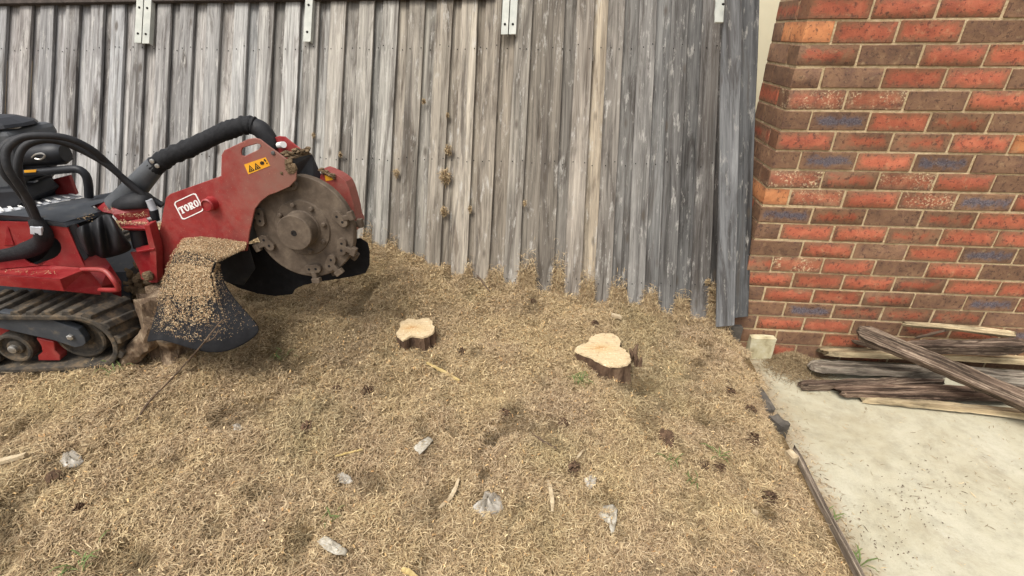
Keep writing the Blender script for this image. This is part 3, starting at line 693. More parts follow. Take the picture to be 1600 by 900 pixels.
pipe('hose_elbow', [(397, 197, .40), (408, 203, .40), (418, 216, .40), (424, 232, .40)], [.034, .036, .036, .036], 'rubber', slv, n=14)
for px, py in ((238, 251.5), (246, 259)):
    m = MB(); m.lathe(C(px, py, .36), -CYA, [(.009, 0), (.009, .005), (.005, .006)], 10); obj('rivet', m, MT['steel'], slv)
# hydraulic hoses
for pts, r in (([(62, 352, .17), (48, 318, .15), (30, 290, .13), (12, 262, .12), (10, 236, .14), (30, 217, .17), (62, 212, .2), (105, 216, .24), (142, 233, .28), (172, 259, .32), (202, 288, .34), (228, 308, .35), (243, 322, .36)], .0128),
               ([(60, 352, .2), (46, 320, .18), (34, 290, .17), (28, 258, .17), (36, 232, .2), (60, 220, .23), (92, 221, .26), (128, 235, .29), (165, 256, .31), (196, 281, .33), (222, 303, .34), (238, 318, .35)], .0128),
               ([(58, 352, .24), (42, 318, .22), (24, 292, .2), (6, 270, .19), (2, 240, .2), (14, 222, .23), (40, 214, .26), (80, 214, .3)], .012)):
    pipe('hydraulic_hose', pts, r, 'rubber')
pipe('hose_bundle', [(55, 342, .17), (60, 352, .165), (68, 366, .165), (66, 378, .19), (48, 388, .20), (24, 394, .21), (-30, 402, .21)], [.022, .027, .03, .032, .034, .034, .034], 'sleeve', n=14)
pipe('hose_bundle', [(70, 372, .2), (62, 389, .24), (40, 402, .24), (-30, 408, .24)], [.02, .028, .03, .03], 'sleeve', n=14)
sheet('hose_clamp', [(46, 354, .135), (64, 356, .135), (65, 368, .135), (47, 366, .135)], .012, 'silver')
pipe('hose_fitting', [(232, 312, .33), (240, 328, .33)], .015, 'silver', smooth=3); pipe('hose_fitting', [(240, 328, .33), (243, 344, .33)], .017, 'rubber', smooth=3); pipe('hose_fitting', [(236, 342, .30), (224, 346, .28)], .010, 'steel', smooth=3)
pipe('hose_fitting', [(236, 310, .38), (254, 321, .38)], .013, 'rubber', smooth=3)
# engine
eng = plate('engine_block', [(-60, 205), (8, 205), (20, 222), (24, 270), (20, 300), (-60, 305)], .42, .25, 'grey', bevel=.02)
m = MB(); m.lathe(C(-2, 203, .52), CZA, [(.05, -.01), (.05, .012), (.09, .014), (.135, .018), (.128, .03), (.075, .052), (.04, .058)], 12); obj('air_cap', m, MT['plastic_blk'], eng)
m = MB(); m.lathe(C(12, 211, .5), CZA, [(.055, -.03), (.055, .03)], 16); obj('intake_neck', m, MT['steel'], eng, smooth=True)
m = MB(); a = C(40, 243, .48); b = C(96, 240, .48); m.tube([a, a*.3+b*.7, b, b+(b-a)*.12], [.046, .047, .045, .034], 20); can = obj('muffler_cover', m, MT['plastic_blk'], eng, smooth=True, angle=50)
pipe('spring_clip', [(50, 246, .43), (56, 241, .42), (66, 240, .42), (70, 244, .42), (64, 249, .42), (55, 248, .42)], .0035, 'steel', eng, n=6)
plate('engine_shroud', [(18, 228), (50, 226), (78, 262), (40, 268), (20, 266)], .46, .15, 'plastic_blk', eng, bevel=.008)
plate('coil_box', [(28, 282), (54, 280), (60, 300), (62, 316), (44, 320), (24, 300)], .50, .1, 'plastic_blk', eng, bevel=.006)
plate('fuel_filter', [(42, 284), (54, 283), (56, 292), (43, 294)], .49, .02, 'silver', eng)
plate('red_cowl', [(72, 283), (107, 274), (119, 304), (84, 312)], .60, .02, 'red', eng)
plate('side_cowl', [(-60, 300), (22, 296), (40, 312), (20, 330), (-60, 335)], .38, .2, 'plastic_blk', eng, bevel=.01)
pipe('guard_bar', [(-40, 277, .44), (20, 272, .44), (60, 269, .44), (108, 264.5, .44), (124, 265.5, .44), (134, 274, .44), (138, 288, .44), (139, 308, .44)], .0165, 'plastic_blk', n=14)
sheet('warning_label', [(37, 266, .42), (57, 265, .42), (56, 269, .42), (38, 270, .42)], .002, 'yellow')

# ---- boom
slot = [(376.5, 236), (379, 231), (402, 224.5), (407, 226), (408, 230), (404, 233.5), (382, 244), (377.5, 243)]
boom = plate('boom_plate', [(253, 440), (249, 436), (244, 386), (259, 309), (266, 303), (345, 275), (346, 242), (350, 235), (388, 217), (397, 215.5), (406, 217.5), (417, 226), (440, 243), (456, 256), (463, 268), (462.5, 281), (452, 292), (434, 300), (420, 305), (408, 314), (398, 327), (394, 345), (390, 362), (386, 392), (330, 398), (290, 404)], .045, .008, 'red_dusty', frame='B', hole=slot, bevel=.0025)
plate('boom_floor', [(262, 432), (255, 400), (262, 330), (340, 300), (395, 320), (386, 380), (330, 396)], .03, .14, 'charcoal', boom, 'B', bevel=.004)
fb = plate('far_boom_plate', [(405, 232), (414, 219), (436, 212.5), (445, 213.5), (467, 231), (486, 246), (495, 272), (470, 330), (400, 330)], -.13, .008, 'red', frame='B', bevel=.0025)
pipe('pin', [(436, 227, -.12), (443, 226, -.07)], .0125, 'white', fb, 'B', n=14, smooth=2)
m = MB(); c0 = B(331, 318, .045); m.lathe(c0, WN, [(.030, 0), (.027, .01), (.026, .03), (.021, .034), (.020, .028)], 28); obj('pivot_boss', m, MT['red'], boom, smooth=True, angle=35)
# warning sticker with two triangles and marks
def on_quad(q, u, v, d):
    p = (np.array(q[0])*(1-u)+np.array(q[1])*u)*(1-v)+(np.array(q[3])*(1-u)+np.array(q[2])*u)*v; return B(p[0], p[1], d)
ST = [(381.5, 257), (415, 245.5), (422, 259), (388, 272.5)]
stk = plate('warning_sticker', ST, .0462, .001, 'yellow', boom, 'B', bevel=0)
def mark(q, pts, d, mat, parent, name='print', hole=None):
    m = MB(); m.prism([on_quad(q, u, v, d) for u, v in pts], -WN*.0008, [on_quad(q, u, v, d) for u, v in hole] if hole else None); return obj(name, m, MT[mat], parent)
for u in (.06, .34):
    mark(ST, [(u, .86), (u+.26, .86), (u+.13, .2)], .0472, 'black', stk, hole=[(u+.05, .79), (u+.21, .79), (u+.13, .36)])
    mark(ST, [(u+.09, .76), (u+.17, .74), (u+.13, .5)], .0472, 'black', stk)
mark(ST, [(.74+.075*math.cos(a)*(1+.35*(i % 2)), .45+.17*math.sin(a)*(1+.35*(i % 2))) for i, a in enumerate(np.linspace(0, 2*math.pi, 14, endpoint=False))], .0472, 'black', stk)
mark(ST, [(.86, .2), (.92, .12), (.95, .4), (.9, .5)], .0472, 'black', stk); mark(ST, [(.9, .58), (.95, .56), (.95, .7), (.9, .74)], .0472, 'black', stk)
# maker's badge: a rounded white outline round slab-serif letters
LG = [(270.5, 316.5), (305, 300.5), (319.5, 328.5), (285, 344.5)]
def rrect(u0, u1, v0, v1, r, n=6):
    out = []
    for cx_, cy_, a0 in ((u1-r, v0+r, -90), (u1-r, v1-r, 0), (u0+r, v1-r, 90), (u0+r, v0+r, 180)):
        for k in range(n+1):
            a = math.radians(a0+90*k/n); out.append((cx_+r*math.cos(a), cy_+r*math.sin(a)))
    return out
bd = mark(LG, rrect(0, 1, 0, 1, .14), .0462, 'white', boom, 'badge_outline', rrect(.05, .95, .05, .95, .11))
def L(pts, hole=None): mark(LG, pts, .0462, 'white', bd, 'letter', hole)
v0, v1 = .34, .70; hgt = v1-v0
def ell(u, w_, iw, ih): return ([(u+w_/2*(1+math.cos(a)), v0+hgt/2*(1+math.sin(a))) for a in np.linspace(0, 2*math.pi, 22, endpoint=False)], [(u+w_/2+iw*math.cos(a), v0+hgt/2+ih*math.sin(a)) for a in np.linspace(0, 2*math.pi, 22, endpoint=False)])
L([(.07, v0), (.29, v0), (.29, v0+.13), (.265, v0+.13), (.25, v0+.06), (.215, v0+.06), (.215, v1-.05), (.245, v1-.04), (.245, v1), (.115, v1), (.115, v1-.04), (.145, v1-.05), (.145, v0+.06), (.11, v0+.06), (.095, v0+.13), (.07, v0+.13)])
L(*ell(.295, .2, .034, .125))
L([(.505, v0), (.64, v0), (.685, v0+.04), (.70, v0+.10), (.685, v0+.16), (.65, v0+.20), (.69, v1-.05), (.72, v1-.04), (.72, v1), (.64, v1), (.585, v0+.22), (.585, v1-.05), (.605, v1-.04), (.605, v1), (.50, v1), (.50, v1-.04), (.52, v1-.05), (.52, v0+.05), (.505, v0+.04)],
  [(.585, v0+.05), (.61, v0+.05), (.632, v0+.10), (.61, v0+.16), (.585, v0+.16)])
L(*ell(.725, .19, .032, .125)); L([(.925, v1-.06), (.955, v1-.06), (.955, v1), (.925, v1)])
# guards round the wheel
g1 = sheet('rubber_guard', [(441, 243, .02), (463, 235, -.05), (481, 236, -.11), (488, 241, -.12), (466, 247, -.03), (454, 248, .02)], .006, 'mud', frame='B')
sheet('guard_flap', [(454, 247, .01), (466, 246, -.03), (488, 241, -.11), (505, 279, -.11), (490, 281, -.06), (466, 275, -.02), (461, 258, .0)], .006, 'rubber', g1, 'B')
plate('wheel_hood', [(503, 264), (512, 267), (524, 272.5), (533, 278), (540, 284), (545, 294), (553, 322), (556, 338), (560, 347), (557, 356), (552, 364), (515, 350), (495, 300)], -.085, .07, 'red_dusty', frame='B', bevel=.02)
plate('hood_sticker', [(507, 273), (519, 277), (521, 281), (509, 283)], -.084, .001, 'yellow', frame='B', bevel=0)

# ---- cutter wheel
XW = np.array([1., 0, 0]); XW = XW-WN*(XW@WN); XW /= np.linalg.norm(XW); ZW = np.cross(XW, WN)
if ZW[2] < 0: ZW = -ZW
wp = lambda r, a, d: WC+(XW*math.cos(a)+ZW*math.sin(a))*r+WN*d
m = MB(); m.lathe(WC-WN*.034, WN, [(.208, 0), (.216, .004), (.216, .030), (.212, .034), (.118, .034), (.114, .040), (.02, .040)], 72)
whl = obj('cutter_wheel', m, MT['wheel'], grinder, smooth=True, angle=25)
m = MB(); m.lathe(WC, WN, [(.077, .002), (.076, .010), (.072, .014), (.072, .070), (.0695, .0735), (.010, .0738), (.007, .068)], 48); obj('hub', m, MT['wheel'], whl, smooth=True, angle=25)
m = MB(); m.lathe(WC+WN*.0735, WN, [(.012, 0), (.012, .0015), (.006, .0016), (.006, -.004)], 16); obj('centre_bore', m, MT['hole'], whl)
for k in range(8):
    a = math.radians(12+45*k); m = MB(); c = wp(.099, a, .004); m.lathe(c, WN, [(.0125, 0), (.0125, .003), (.0095, .003), (.0095, .011), (.006, .014)], 12); obj('bolt', m, MT['wheel'], whl, smooth=True, angle=30)
def pocket(a, side, la):
    """an oblong clamp with two bolt holes and a radial tooth with a carbide tip"""
    d0 = .0 if side > 0 else -.034; s = side; r0 = .176
    rad = XW*math.cos(a)+ZW*math.sin(a); tan = -XW*math.sin(a)+ZW*math.cos(a); c = WC+rad*r0+WN*d0
    u = rad*math.cos(la)+tan*math.sin(la); v_ = -rad*math.sin(la)+tan*math.cos(la)
    oval = []
    for k in range(20):
        t = 2*math.pi*k/20; hx = .018 if math.cos(t) > 0 else -.018; oval.append(c+v_*(hx+.019*math.cos(t))+u*(.019*math.sin(t)))
    m = MB(); m.prism(oval, WN*s*.017); p = obj('tooth_clamp', m, MT['wheel'], whl, bevel=.003)
    for hx in (-.015, .015):
        h = MB(); h.lathe(c+v_*hx+WN*s*.0165, WN*s, [(.0055, 0), (.0055, .0012), (.003, .0013)], 10); obj('bolt_hole', h, MT['hole'], whl)
    m = MB(); R = Matrix((Vector(rad), Vector(tan), Vector(WN*s))).transposed()
    m.box(c+rad*.032+WN*s*.010, (.038, .022, .018), R); m.box(c+rad*.052+tan*.003+WN*s*.012, (.022, .036, .024), R); obj('cutter_tooth', m, MT['wheel'], whl, bevel=.003)
for a, la in ((15, .5), (-24, .25), (-55, .55), (-84, 0), (-158, .3), (166, .2), (98, 0)): pocket(math.radians(a), 1, la)
for a in (3, -36, -68): pocket(math.radians(a), -1, .2)

# ---- rubber aprons
ap = folded('rubber_apron', [
    [(288, 374, .05), (312, 372, .05), (338, 374, .05), (362, 377, .05), (386, 381, .05)],
    [(281, 383, .08), (300, 384, .11), (320, 388, .13), (352, 394, .12), (384, 390, .07)],
    [(272, 396, .10), (290, 394, .15), (312, 400, .18), (336, 411, .19), (340, 412, .17)],
    [(271, 399, .104), (289, 398, .156), (311, 404, .188), (335, 414.5, .196), (340.5, 415, .174)],
    [(260, 424, .14), (282, 424, .20), (305, 426, .225), (330, 428, .215), (344, 424, .18)],
    [(250, 460, .20), (272, 462, .26), (302, 464, .285), (336, 462, .265), (357, 454, .21)],
    [(240, 496, .25), (264, 500, .315), (300, 506, .34), (346, 502, .315), (384, 484, .24)],
    [(232, 522, .28), (256, 522, .34), (298, 534, .375), (350, 532, .35), (406, 506, .26)],
    [(226, 540, .29), (247, 527, .35), (296, 546, .385), (352, 559, .365), (412, 520, .27)]], 'apron', th=.007, frame='B')
ap.modifiers['u'].boundary_smooth = 'PRESERVE_CORNERS'
fap = plate('far_apron', [(318, 392), (400, 380), (545, 376), (562, 372), (574, 380), (577, 392), (577, 414), (571, 427), (552, 432), (528, 436), (500, 440), (474, 446), (461, 452), (456, 460), (430, 463), (402, 459), (372, 450), (345, 436)], -.13, .008, 'apron', frame='B', bevel=.003)
plate('apron_curtain', [(330, 395), (388, 385), (398, 420), (380, 446), (345, 440)], -.02, .008, 'rubber', fap, 'B')
# sawdust and shavings lying on the apron and caught on ledges
def chip_cloud(name, samples, parent, size=(.0025, .0072), pal=((184, 158, 122), (202, 180, 146), (164, 134, 100), (142, 114, 86))):
    vs = []; fs = []; cols = []
    for p, nrm in samples:
        L_ = random.uniform(*size); Wd = L_*random.uniform(.18, .4); nrm = V3(nrm).normalized()
        d = Vector((random.gauss(0, 1), random.gauss(0, 1), random.gauss(0, 1))); d = (d-nrm*d.dot(nrm)*.6).normalized(); s_ = d.cross(nrm).normalized()
        p = V3(p); o = len(vs); k = nrm*L_*random.uniform(.05, .35)
        vs += [p-d*L_/2-s_*Wd/2, p-d*L_/2+s_*Wd/2, p+s_*Wd/2+k, p-s_*Wd/2+k, p+d*L_/2+s_*Wd/2, p+d*L_/2-s_*Wd/2]
        fs += [(o, o+1, o+2, o+3), (o+3, o+2, o+4, o+5)]; c = random.choice(pal); kk = random.uniform(.8, 1.08); cc = lin(*[min(255, q*kk) for q in c]); cols += [cc]*6
    me = bpy.data.meshes.new(name); me.from_pydata([tuple(v) for v in vs], [], fs)
    at = me.color_attributes.new('col', 'FLOAT_COLOR', 'POINT'); at.data.foreach_set('color', np.array(cols, np.float32).ravel()); me.materials.append(MT['chips'])
    o = bpy.data.objects.new(name, me); link(o, parent, (0, 0, 0)); tag(o, kind='stuff'); return o
APR = [[B(*p) for p in r] for r in [
    [(288, 374, .052), (312, 372, .052), (338, 374, .052), (362, 377, .052), (386, 381, .052)],
    [(281, 383, .083), (300, 384, .113), (320, 388, .133), (352, 394, .123), (384, 390, .073)],
    [(272, 396, .104), (290, 394, .154), (312, 400, .184), (336, 411, .194), (340, 412, .174)],
    [(260, 424, .144), (282, 424, .204), (305, 426, .229), (330, 428, .219), (344, 424, .184)],
    [(250, 460, .204), (272, 462, .264), (302, 464, .289), (336, 462, .269), (357, 454, .214)],
    [(240, 496, .254), (264, 500, .319), (300, 506, .344), (346, 502, .319), (384, 484, .244)],
    [(232, 522, .284), (256, 522, .344), (298, 534, .379), (350, 532, .354), (406, 506, .264)]]]
smp = []
def apr(u, v):
    i = min(int(v), 5); j = min(int(u), 3); fu, fv = u-j, v-i
    a, b, c, d = APR[i][j], APR[i][j+1], APR[i+1][j+1], APR[i+1][j]
    p = (a*(1-fu)+b*fu)*(1-fv)+(d*(1-fu)+c*fu)*fv; n = np.cross(b-a, d-a); n /= np.linalg.norm(n)
    return p, (n if n@(EYE-p) > 0 else -n)
while len(smp) < 19000:
    u, v = random.uniform(0, 4), random.uniform(0, 6)
    dens = 1.0 if v < 1.6 and u > 1 else (.25 if v < 2.6 else 1.0)
    if v > 2.6: dens *= float(np.clip(1-((u-1.6)/1.7)**4, 0, 1))*(1 if v < 4.0 else max(0, 1-(v-3.5)/2.3-.5*float(vnoise(u*3.7, v*2.3, 77))-.3*float(vnoise(u*11, v*7, 78)))**1.6)
    if v > 2.2 and u > 3.2: dens *= .1
    if random.random() < dens:
        p, n = apr(u, v); smp.append((p+n*random.uniform(.004, .009), n))
chip_cloud('sawdust', smp, ap)
smp = []
while len(smp) < 9000:
    u, v = random.uniform(0, 4), random.uniform(0, 6)
    if random.random() < (.9-.12*v)*(1-.22*abs(u-1.7)):
        p, n = apr(u, min(v, 5.999)); smp.append((p+n*random.uniform(.0035, .006), n))
chip_cloud('fine_dust', smp, ap, (.0012, .004))
smp = []
for a, b, Y, n in (((186, 349), (232, 350), .25, 260), ((190, 338), (232, 336), .30, 120), ((148, 348), (158, 360), .24, 60), ((120, 345), (150, 336), .24, 40), ((10, 425), (95, 428), .1, 60), ((165, 327), (178, 330), .32, 40)):
    for _ in range(n):
        t = random.random(); p = C(a[0]+(b[0]-a[0])*t+random.gauss(0, 2), a[1]+(b[1]-a[1])*t+random.gauss(0, 1.6), Y+random.gauss(0, .01)); smp.append((p+np.array([0, -.006, .006]), (0, -.3, 1)))
chip_cloud('sawdust', smp, grinder)

# mud splashed on the boom's outer end, small fasteners and edge wear
m = MB()
for i in range(26):
    px, py = random.gauss(453, 4), random.gauss(262, 6); lump(m, B(px, py, .046), random.uniform(.004, .011), (1, .5, 1), 7, i, .3)
tag(obj('mud_splash', m, MT['mud'], boom, smooth=True, angle=50), kind='stuff')
m = MB()
for i in range(40):
    t = random.random(); px, py = 444+t*38+random.gauss(0, 2), 240-t*5+random.gauss(0, 2.5); lump(m, B(px, py, .01-t*.11), random.uniform(.005, .012), (1.2, 1, .6), 7, i, .3)
for i in range(26):
    t = random.random(); px, py = 500+t*22+random.gauss(0, 1.5), 266+t*9+random.gauss(0, 2); lump(m, B(px, py, -.08), random.uniform(.004, .009), (1.2, 1, .6), 7, i, .3)
tag(obj('mud_splash', m, MT['mud'], g1, smooth=True, angle=50), kind='stuff')
for px, py in ((427, 239),):
    m = MB(); m.lathe(B(px, py, .045), WN, [(.008, 0), (.008, .004), (.005, .006)], 6); obj('bolt', m, MT['charcoal'], boom)
# ------------------------------------------------------------------ wood: pile of boards on the slab
def rough_board(name, a, b, wide, thick, mat, label, roll=0.0, color=(1, 1, 1, 1), seed=0, rag=.006, taper=(1, 1), cat='board', group='old timbers piled against the bricks', bow=.01):
    r = random.Random(seed); a, b = V3(a), V3(b); L_ = (b-a).length; X = (b-a).normalized(); n = max(8, int(L_/.03))
    Y = Vector((0, 0, 1)).cross(X).normalized(); Z = X.cross(Y); cr, sr_ = math.cos(roll), math.sin(roll)
    Y, Z = Y*cr+Z*sr_, Z*cr-Y*sr_; Rm = Matrix((X, Y, Z)).transposed()
    prof = [(-.5, -.48), (-.2, -.5), (.2, -.5), (.5, -.5), (.5, .1), (.48, .5), (.3, .5), (.26, .46), (.2, .5), (-.1, .52), (-.14, .46), (-.2, .5), (-.5, .48), (-.51, 0)]
    m = MB(); vs = []; ph = r.uniform(0, 6); bz = r.uniform(-bow, bow)
    for i in range(n+1):
        t = i/n; k = taper[0]+(taper[1]-taper[0])*t; e = min(1, .75+min(t, 1-t)*6)
        wv = wide*k*e*(1+.05*math.sin(t*9+ph)); tv = thick*e*(1+.10*math.sin(t*14+ph*2))
        for j, (py, pz) in enumerate(prof):
            ex = r.uniform(-.018, .018) if i in (0, n) else 0
            vs.append((-L_/2+L_*t+ex, py*wv+r.uniform(-rag, rag)*.5, pz*tv+r.uniform(-rag, rag)*.42+bz*math.sin(math.pi*t)))
    q = len(prof); fs = [tuple(reversed(range(q))), tuple(range(n*q, n*q+q))]
    for i in range(n):
        for k in range(q): fs.append((i*q+k, i*q+(k+1) % q, (i+1)*q+(k+1) % q, (i+1)*q+k))
    me = mesh_of(name, vs, fs, MT[mat], True, 26); o = bpy.data.objects.new(name, me); link(o, None, (a+b)/2); o.rotation_euler = Rm.to_euler(); o.color = color
    return tag(o, label, cat, group)
Wb = lambda px, py, y: on_plane(px, py, np.array([0, y, 0.]), np.array([0, 1., 0]))
rough_board('timber_board', Wb(1343, 518, 2.24), on_z(1650, 648, .11), .085, .036, 'old_dark', 'dark weathered timber lying diagonally across the top of the board pile', .45, (1.15, 1.12, 1.08, 1), 1, .006)
rough_board('timber_board', on_z(1285, 549, .075), on_z(1660, 566, .085), .12, .03, 'old_pale', 'long pale yellow split board in the middle of the pile', -.35, (1, .98, .92, 1), 2, .003)
rough_board('timber_board', on_z(1268, 572, .055), on_z(1470, 583, .05), .105, .034, 'old_grey', 'grey rotting plank with crumbling rounded end nearest the lawn', -.25, (1, 1, .97, 1), 3, .007, (1, .8))
rough_board('timber_board', on_z(1252, 602, .025), on_z(1470, 594, .03), .05, .035, 'old_dark', 'thin brown plank reaching furthest out of the pile to the left', 0, (1, .93, .9, 1), 4, .006, (.8, 1.1))
rough_board('timber_board', on_z(1308, 611, .03), on_z(1640, 618, .035), .10, .028, 'old_dark', 'broad reddish brown plank lying low in the pile on the slab', -.1, (1.0, .86, .8, 1), 5, .006, (.75, 1.1))
rough_board('timber_board', on_z(1346, 624, .016), on_z(1650, 653, .02), .045, .028, 'old_pale', 'slender pale plank at the front edge of the pile', -.2, (.88, .85, .82, 1), 6, .004, (.6, 1.2))
rough_board('timber_board', Wb(1412, 541, 2.25), Wb(1600, 541, 2.25), .06, .06, 'old_dark', 'chunky dark brown timber at the back of the pile against the bricks', .2, (.95, .9, .88, 1), 7, .007, (.6, 1))
rough_board('timber_board', Wb(1414, 506, 2.325), Wb(1584, 523, 2.31), .03, .022, 'old_pale', 'short pale splintered batten leaning highest against the bricks', .6, (1, .98, .95, 1), 8, .002, (.7, 1.1))
rough_board('timber_board', on_z(1500, 583, .045), on_z(1680, 598, .05), .10, .045, 'old_grey', 'grey plank under the diagonal timber at the right of the pile', -.2, (.95, .95, .95, 1), 9, .006)
rough_board('dead_stick', Wb(1430, 528, 2.27), Wb(1478, 516, 2.29), .010, .010, 'old_dark', 'thin dark stick poking up behind the diagonal timber', 0, (.9, .85, .8, 1), 10, .002, cat='stick', group=None)
rough_board('dead_stick', on_z(1333, 533, .13), on_z(1372, 545, .11), .02, .016, 'old_dark', 'short dark stub beside the raised end of the diagonal timber', 0, (.9, .85, .8, 1), 12, .003, cat='stick', group=None)

# ------------------------------------------------------------------ slab edge
def block(name, c, size, mat, label, cat, rz=0.0, jit=.004, rx=0.0, bevel=.006, seg=3, group=None):
    import bmesh
    bm = bmesh.new(); bmesh.ops.create_cube(bm, size=1.0)
    bmesh.ops.subdivide_edges(bm, edges=bm.edges[:], cuts=seg, use_grid_fill=True)
    for v in bm.verts: v.co = Vector((v.co.x*size[0]+random.uniform(-jit, jit), v.co.y*size[1]+random.uniform(-jit, jit), v.co.z*size[2]+random.uniform(-jit, jit)))
    me = bpy.data.meshes.new(name); bm.to_mesh(me); bm.free(); me.materials.append(MT[mat]); me.polygons.foreach_set('use_smooth', [True]*len(me.polygons)); me.set_sharp_from_angle(angle=math.radians(45))
    o = bpy.data.objects.new(name, me); link(o, None, c); o.rotation_euler = (rx, 0, rz)
    return tag(o, label, cat, group)
block('edging_sleeper', (.958, 1.99, .04), (.04, .36, .085), 'stone', 'rotten grey timber edging between lawn and slab below the fence end', 'edging', .06, .008)
block('loose_stone', (.978, 1.735, .045), (.05, .07, .085), 'stone', 'grey stone block ending the rotten edging beside the slab', 'stone', .35, .006)
a, b = on_z(1223, 697, .07), on_z(1352, 935, .07)
rough_board('edging_board', (EDGE_X+.004, a[1], .035), (EDGE_X-.006, .35, .035), .016, .085, 'old_grey', 'long thin timber edging board along the near slab edge', 0, (1.0, .93, .85, 1), 21, .0012, cat='edging', group=None, bow=0)
block('edging_peg', (.952, 1.535, .035), (.03, .042, .12), 'palewood', 'small square timber peg driven in beside the edging board', 'peg', .3, .002)
e0 = Wb(1124, 530, 2.30); e1 = Wb(1160, 530, 2.30)
block('plinth_stub', ((e0[0]+e1[0])/2, 2.345, .07), (e1[0]-e0[0], .03, .24), 'stone', 'grey plinth stub standing under the last fence boards', 'plinth', .0, .003)
e0 = Wb(1171, 540, 2.32); e1 = Wb(1210, 540, 2.32)
block('painted_block', ((e0[0]+e1[0])/2, 2.335, .068), (e1[0]-e0[0], .04, .135), 'block', 'pale painted block standing against the foot of the bricks', 'block', .02, .0025)

# ------------------------------------------------------------------ tree stumps
def stump(outline, lift, label, seed, flare=1.12):
    c = on_ground(*np.mean(outline, 0)); zt = float(ground(c[0], c[1]))+lift
    ring = [V3(on_z(x, y, zt)) for x, y in outline]; n0 = len(ring); P = []
    for i in range(n0):
        a, b, c_, d = ring[i-1], ring[i], ring[(i+1) % n0], ring[(i+2) % n0]
        for k in range(4):
            t = k/4; P.append(.5*((2*b)+(c_-a)*t+(2*a-5*b+4*c_-d)*t*t+(3*b-a-3*c_+d)*t**3)+Vector((random.uniform(-.0042, .0042), random.uniform(-.0042, .0042), 0)))
    cen = sum(P, Vector())/len(P); root = empty('tree_stump', (cen.x, cen.y, zt-lift)); tag(root, label, 'tree stump', 'freshly cut stumps in the needle litter')
    r = random.Random(seed); m = MB(); n = len(P); vs = []; H = lift+.09
    for L_ in range(7):
        t = L_/6
        for i, p in enumerate(P):
            d = p-cen; k = .985+(flare-1)*t*t+(.035*math.sin(i*1.7+seed)+r.uniform(-.02, .02))*(1 if L_ else .2)
            vs.append((cen.x+d.x*k, cen.y+d.y*k, zt-.004-H*t+(r.uniform(-.002, .002) if L_ else 0)))
    fs = [(L_*n+i, L_*n+(i+1) % n, (L_+1)*n+(i+1) % n, (L_+1)*n+i) for L_ in range(6) for i in range(n)]
    m.add(vs, fs); obj('bark', m, MT['bark'], root, smooth=True, angle=60)
    m = MB(); vs = [(cen.x, cen.y, zt+.002)]
    for q in (.35, .7, .97, 1.0):
        for p in P:
            d = p-cen; vs.append((cen.x+d.x*q, cen.y+d.y*q, zt+r.uniform(-.0015, .0015)-(.008 if q == 1.0 else 0)))
    fs = [(0, 1+i, 1+(i+1) % n) for i in range(n)]
    for L_ in range(3): fs += [(1+L_*n+i, 1+(L_+1)*n+i, 1+(L_+1)*n+(i+1) % n, 1+L_*n+(i+1) % n) for i in range(n)]
    m.add(vs, fs); obj('cut_face', m, MT['cut'], root, smooth=True, angle=60, origin=(cen.x-.02, cen.y, zt)); return root, cen
o1 = [(560+x/3.2, 450+y/3.2) for x, y in ((190, 225), (205, 195), (215, 165), (260, 150), (290, 158), (330, 148), (360, 155), (378, 185), (378, 215), (350, 235), (325, 245), (270, 238), (225, 258), (200, 245))]
stump(o1, .046, 'smaller sawn stump near the cutter wheel with oval pale face', 3)
o2 = [(898, 545), (906, 538), (919, 533), (922, 526), (934, 521), (950, 519.5), (964, 524), (970, 533), (970.5, 541), (980, 549), (986, 560), (980, 569), (962, 573), (944, 569), (926, 560), (908, 553)]
s2, c2 = stump(o2, .046, 'larger three-lobed sawn stump towards the fence end', 5, 1.18)
for i, (px, py, h_) in enumerate(((988, 566, .07), (994, 572, .06), (999, 574, .05), (990, 556, .06))):
    q = np.array(on_ground(px, py)); m = MB(); m.tube([q+(0, 0, -.02), q+(.004*i-.006, .004, h_*.5), q+(.012*i-.02, .012, h_)], [.014, .011, .005], 6, smooth=3); m.v = [(x+random.uniform(-.002, .002), y+random.uniform(-.002, .002), z) for x, y, z in m.v]; obj('loose_bark', m, MT['bark'], s2)
# torn stump under the apron
bc = on_ground(262, 556); ts = empty('torn_stump', bc); tag(ts, 'torn half-ground stump wedged between the track and the black rubber apron', 'tree stump')
m = MB(); rr_ = random.Random(8); vs = []; fs = []; n = 22; c0 = V3(bc)+Vector((-.02, .10, 0)); top = V3(B(236, 462, .16))
for L_ in range(9):
    t = L_/8; cc = c0.lerp(Vector((top.x+.02, top.y+.03, top.z)), t)
    for k in range(n):
        a = 2*math.pi*k/n; rad = (.15-.055*t)*(1+.16*math.sin(3*a+1)+.10*math.sin(7*a+t*2)+rr_.uniform(-.05, .05)); vs.append((cc.x+rad*math.cos(a), cc.y+.8*rad*math.sin(a), cc.z-.05+.05*t+(rr_.uniform(-.02, .02) if L_ == 8 else 0)))
for L_ in range(8):
    for k in range(n): fs.append((L_*n+k, L_*n+(k+1) % n, (L_+1)*n+(k+1) % n, (L_+1)*n+k))
fs.append(tuple(range(8*n, 9*n))); m.add(vs, fs); obj('trunk', m, MT['rootwood'], ts, smooth=True, angle=30)
g = on_ground(203, 569)
m = MB(); m.tube([V3(B(246, 505, .22)), V3(B(233, 530, .23)), V3(g)+Vector((.03, .0, .05)), V3(g)+Vector((-.01, -.02, -.01))], [.05, .045, .04, .025], 9, smooth=5); m.v = [(x+random.uniform(-.004, .004), y+random.uniform(-.004, .004), z+random.uniform(-.004, .004)) for x, y, z in m.v]; obj('root', m, MT['rootwood'], ts, smooth=True, angle=35)
g = on_ground(262, 565)
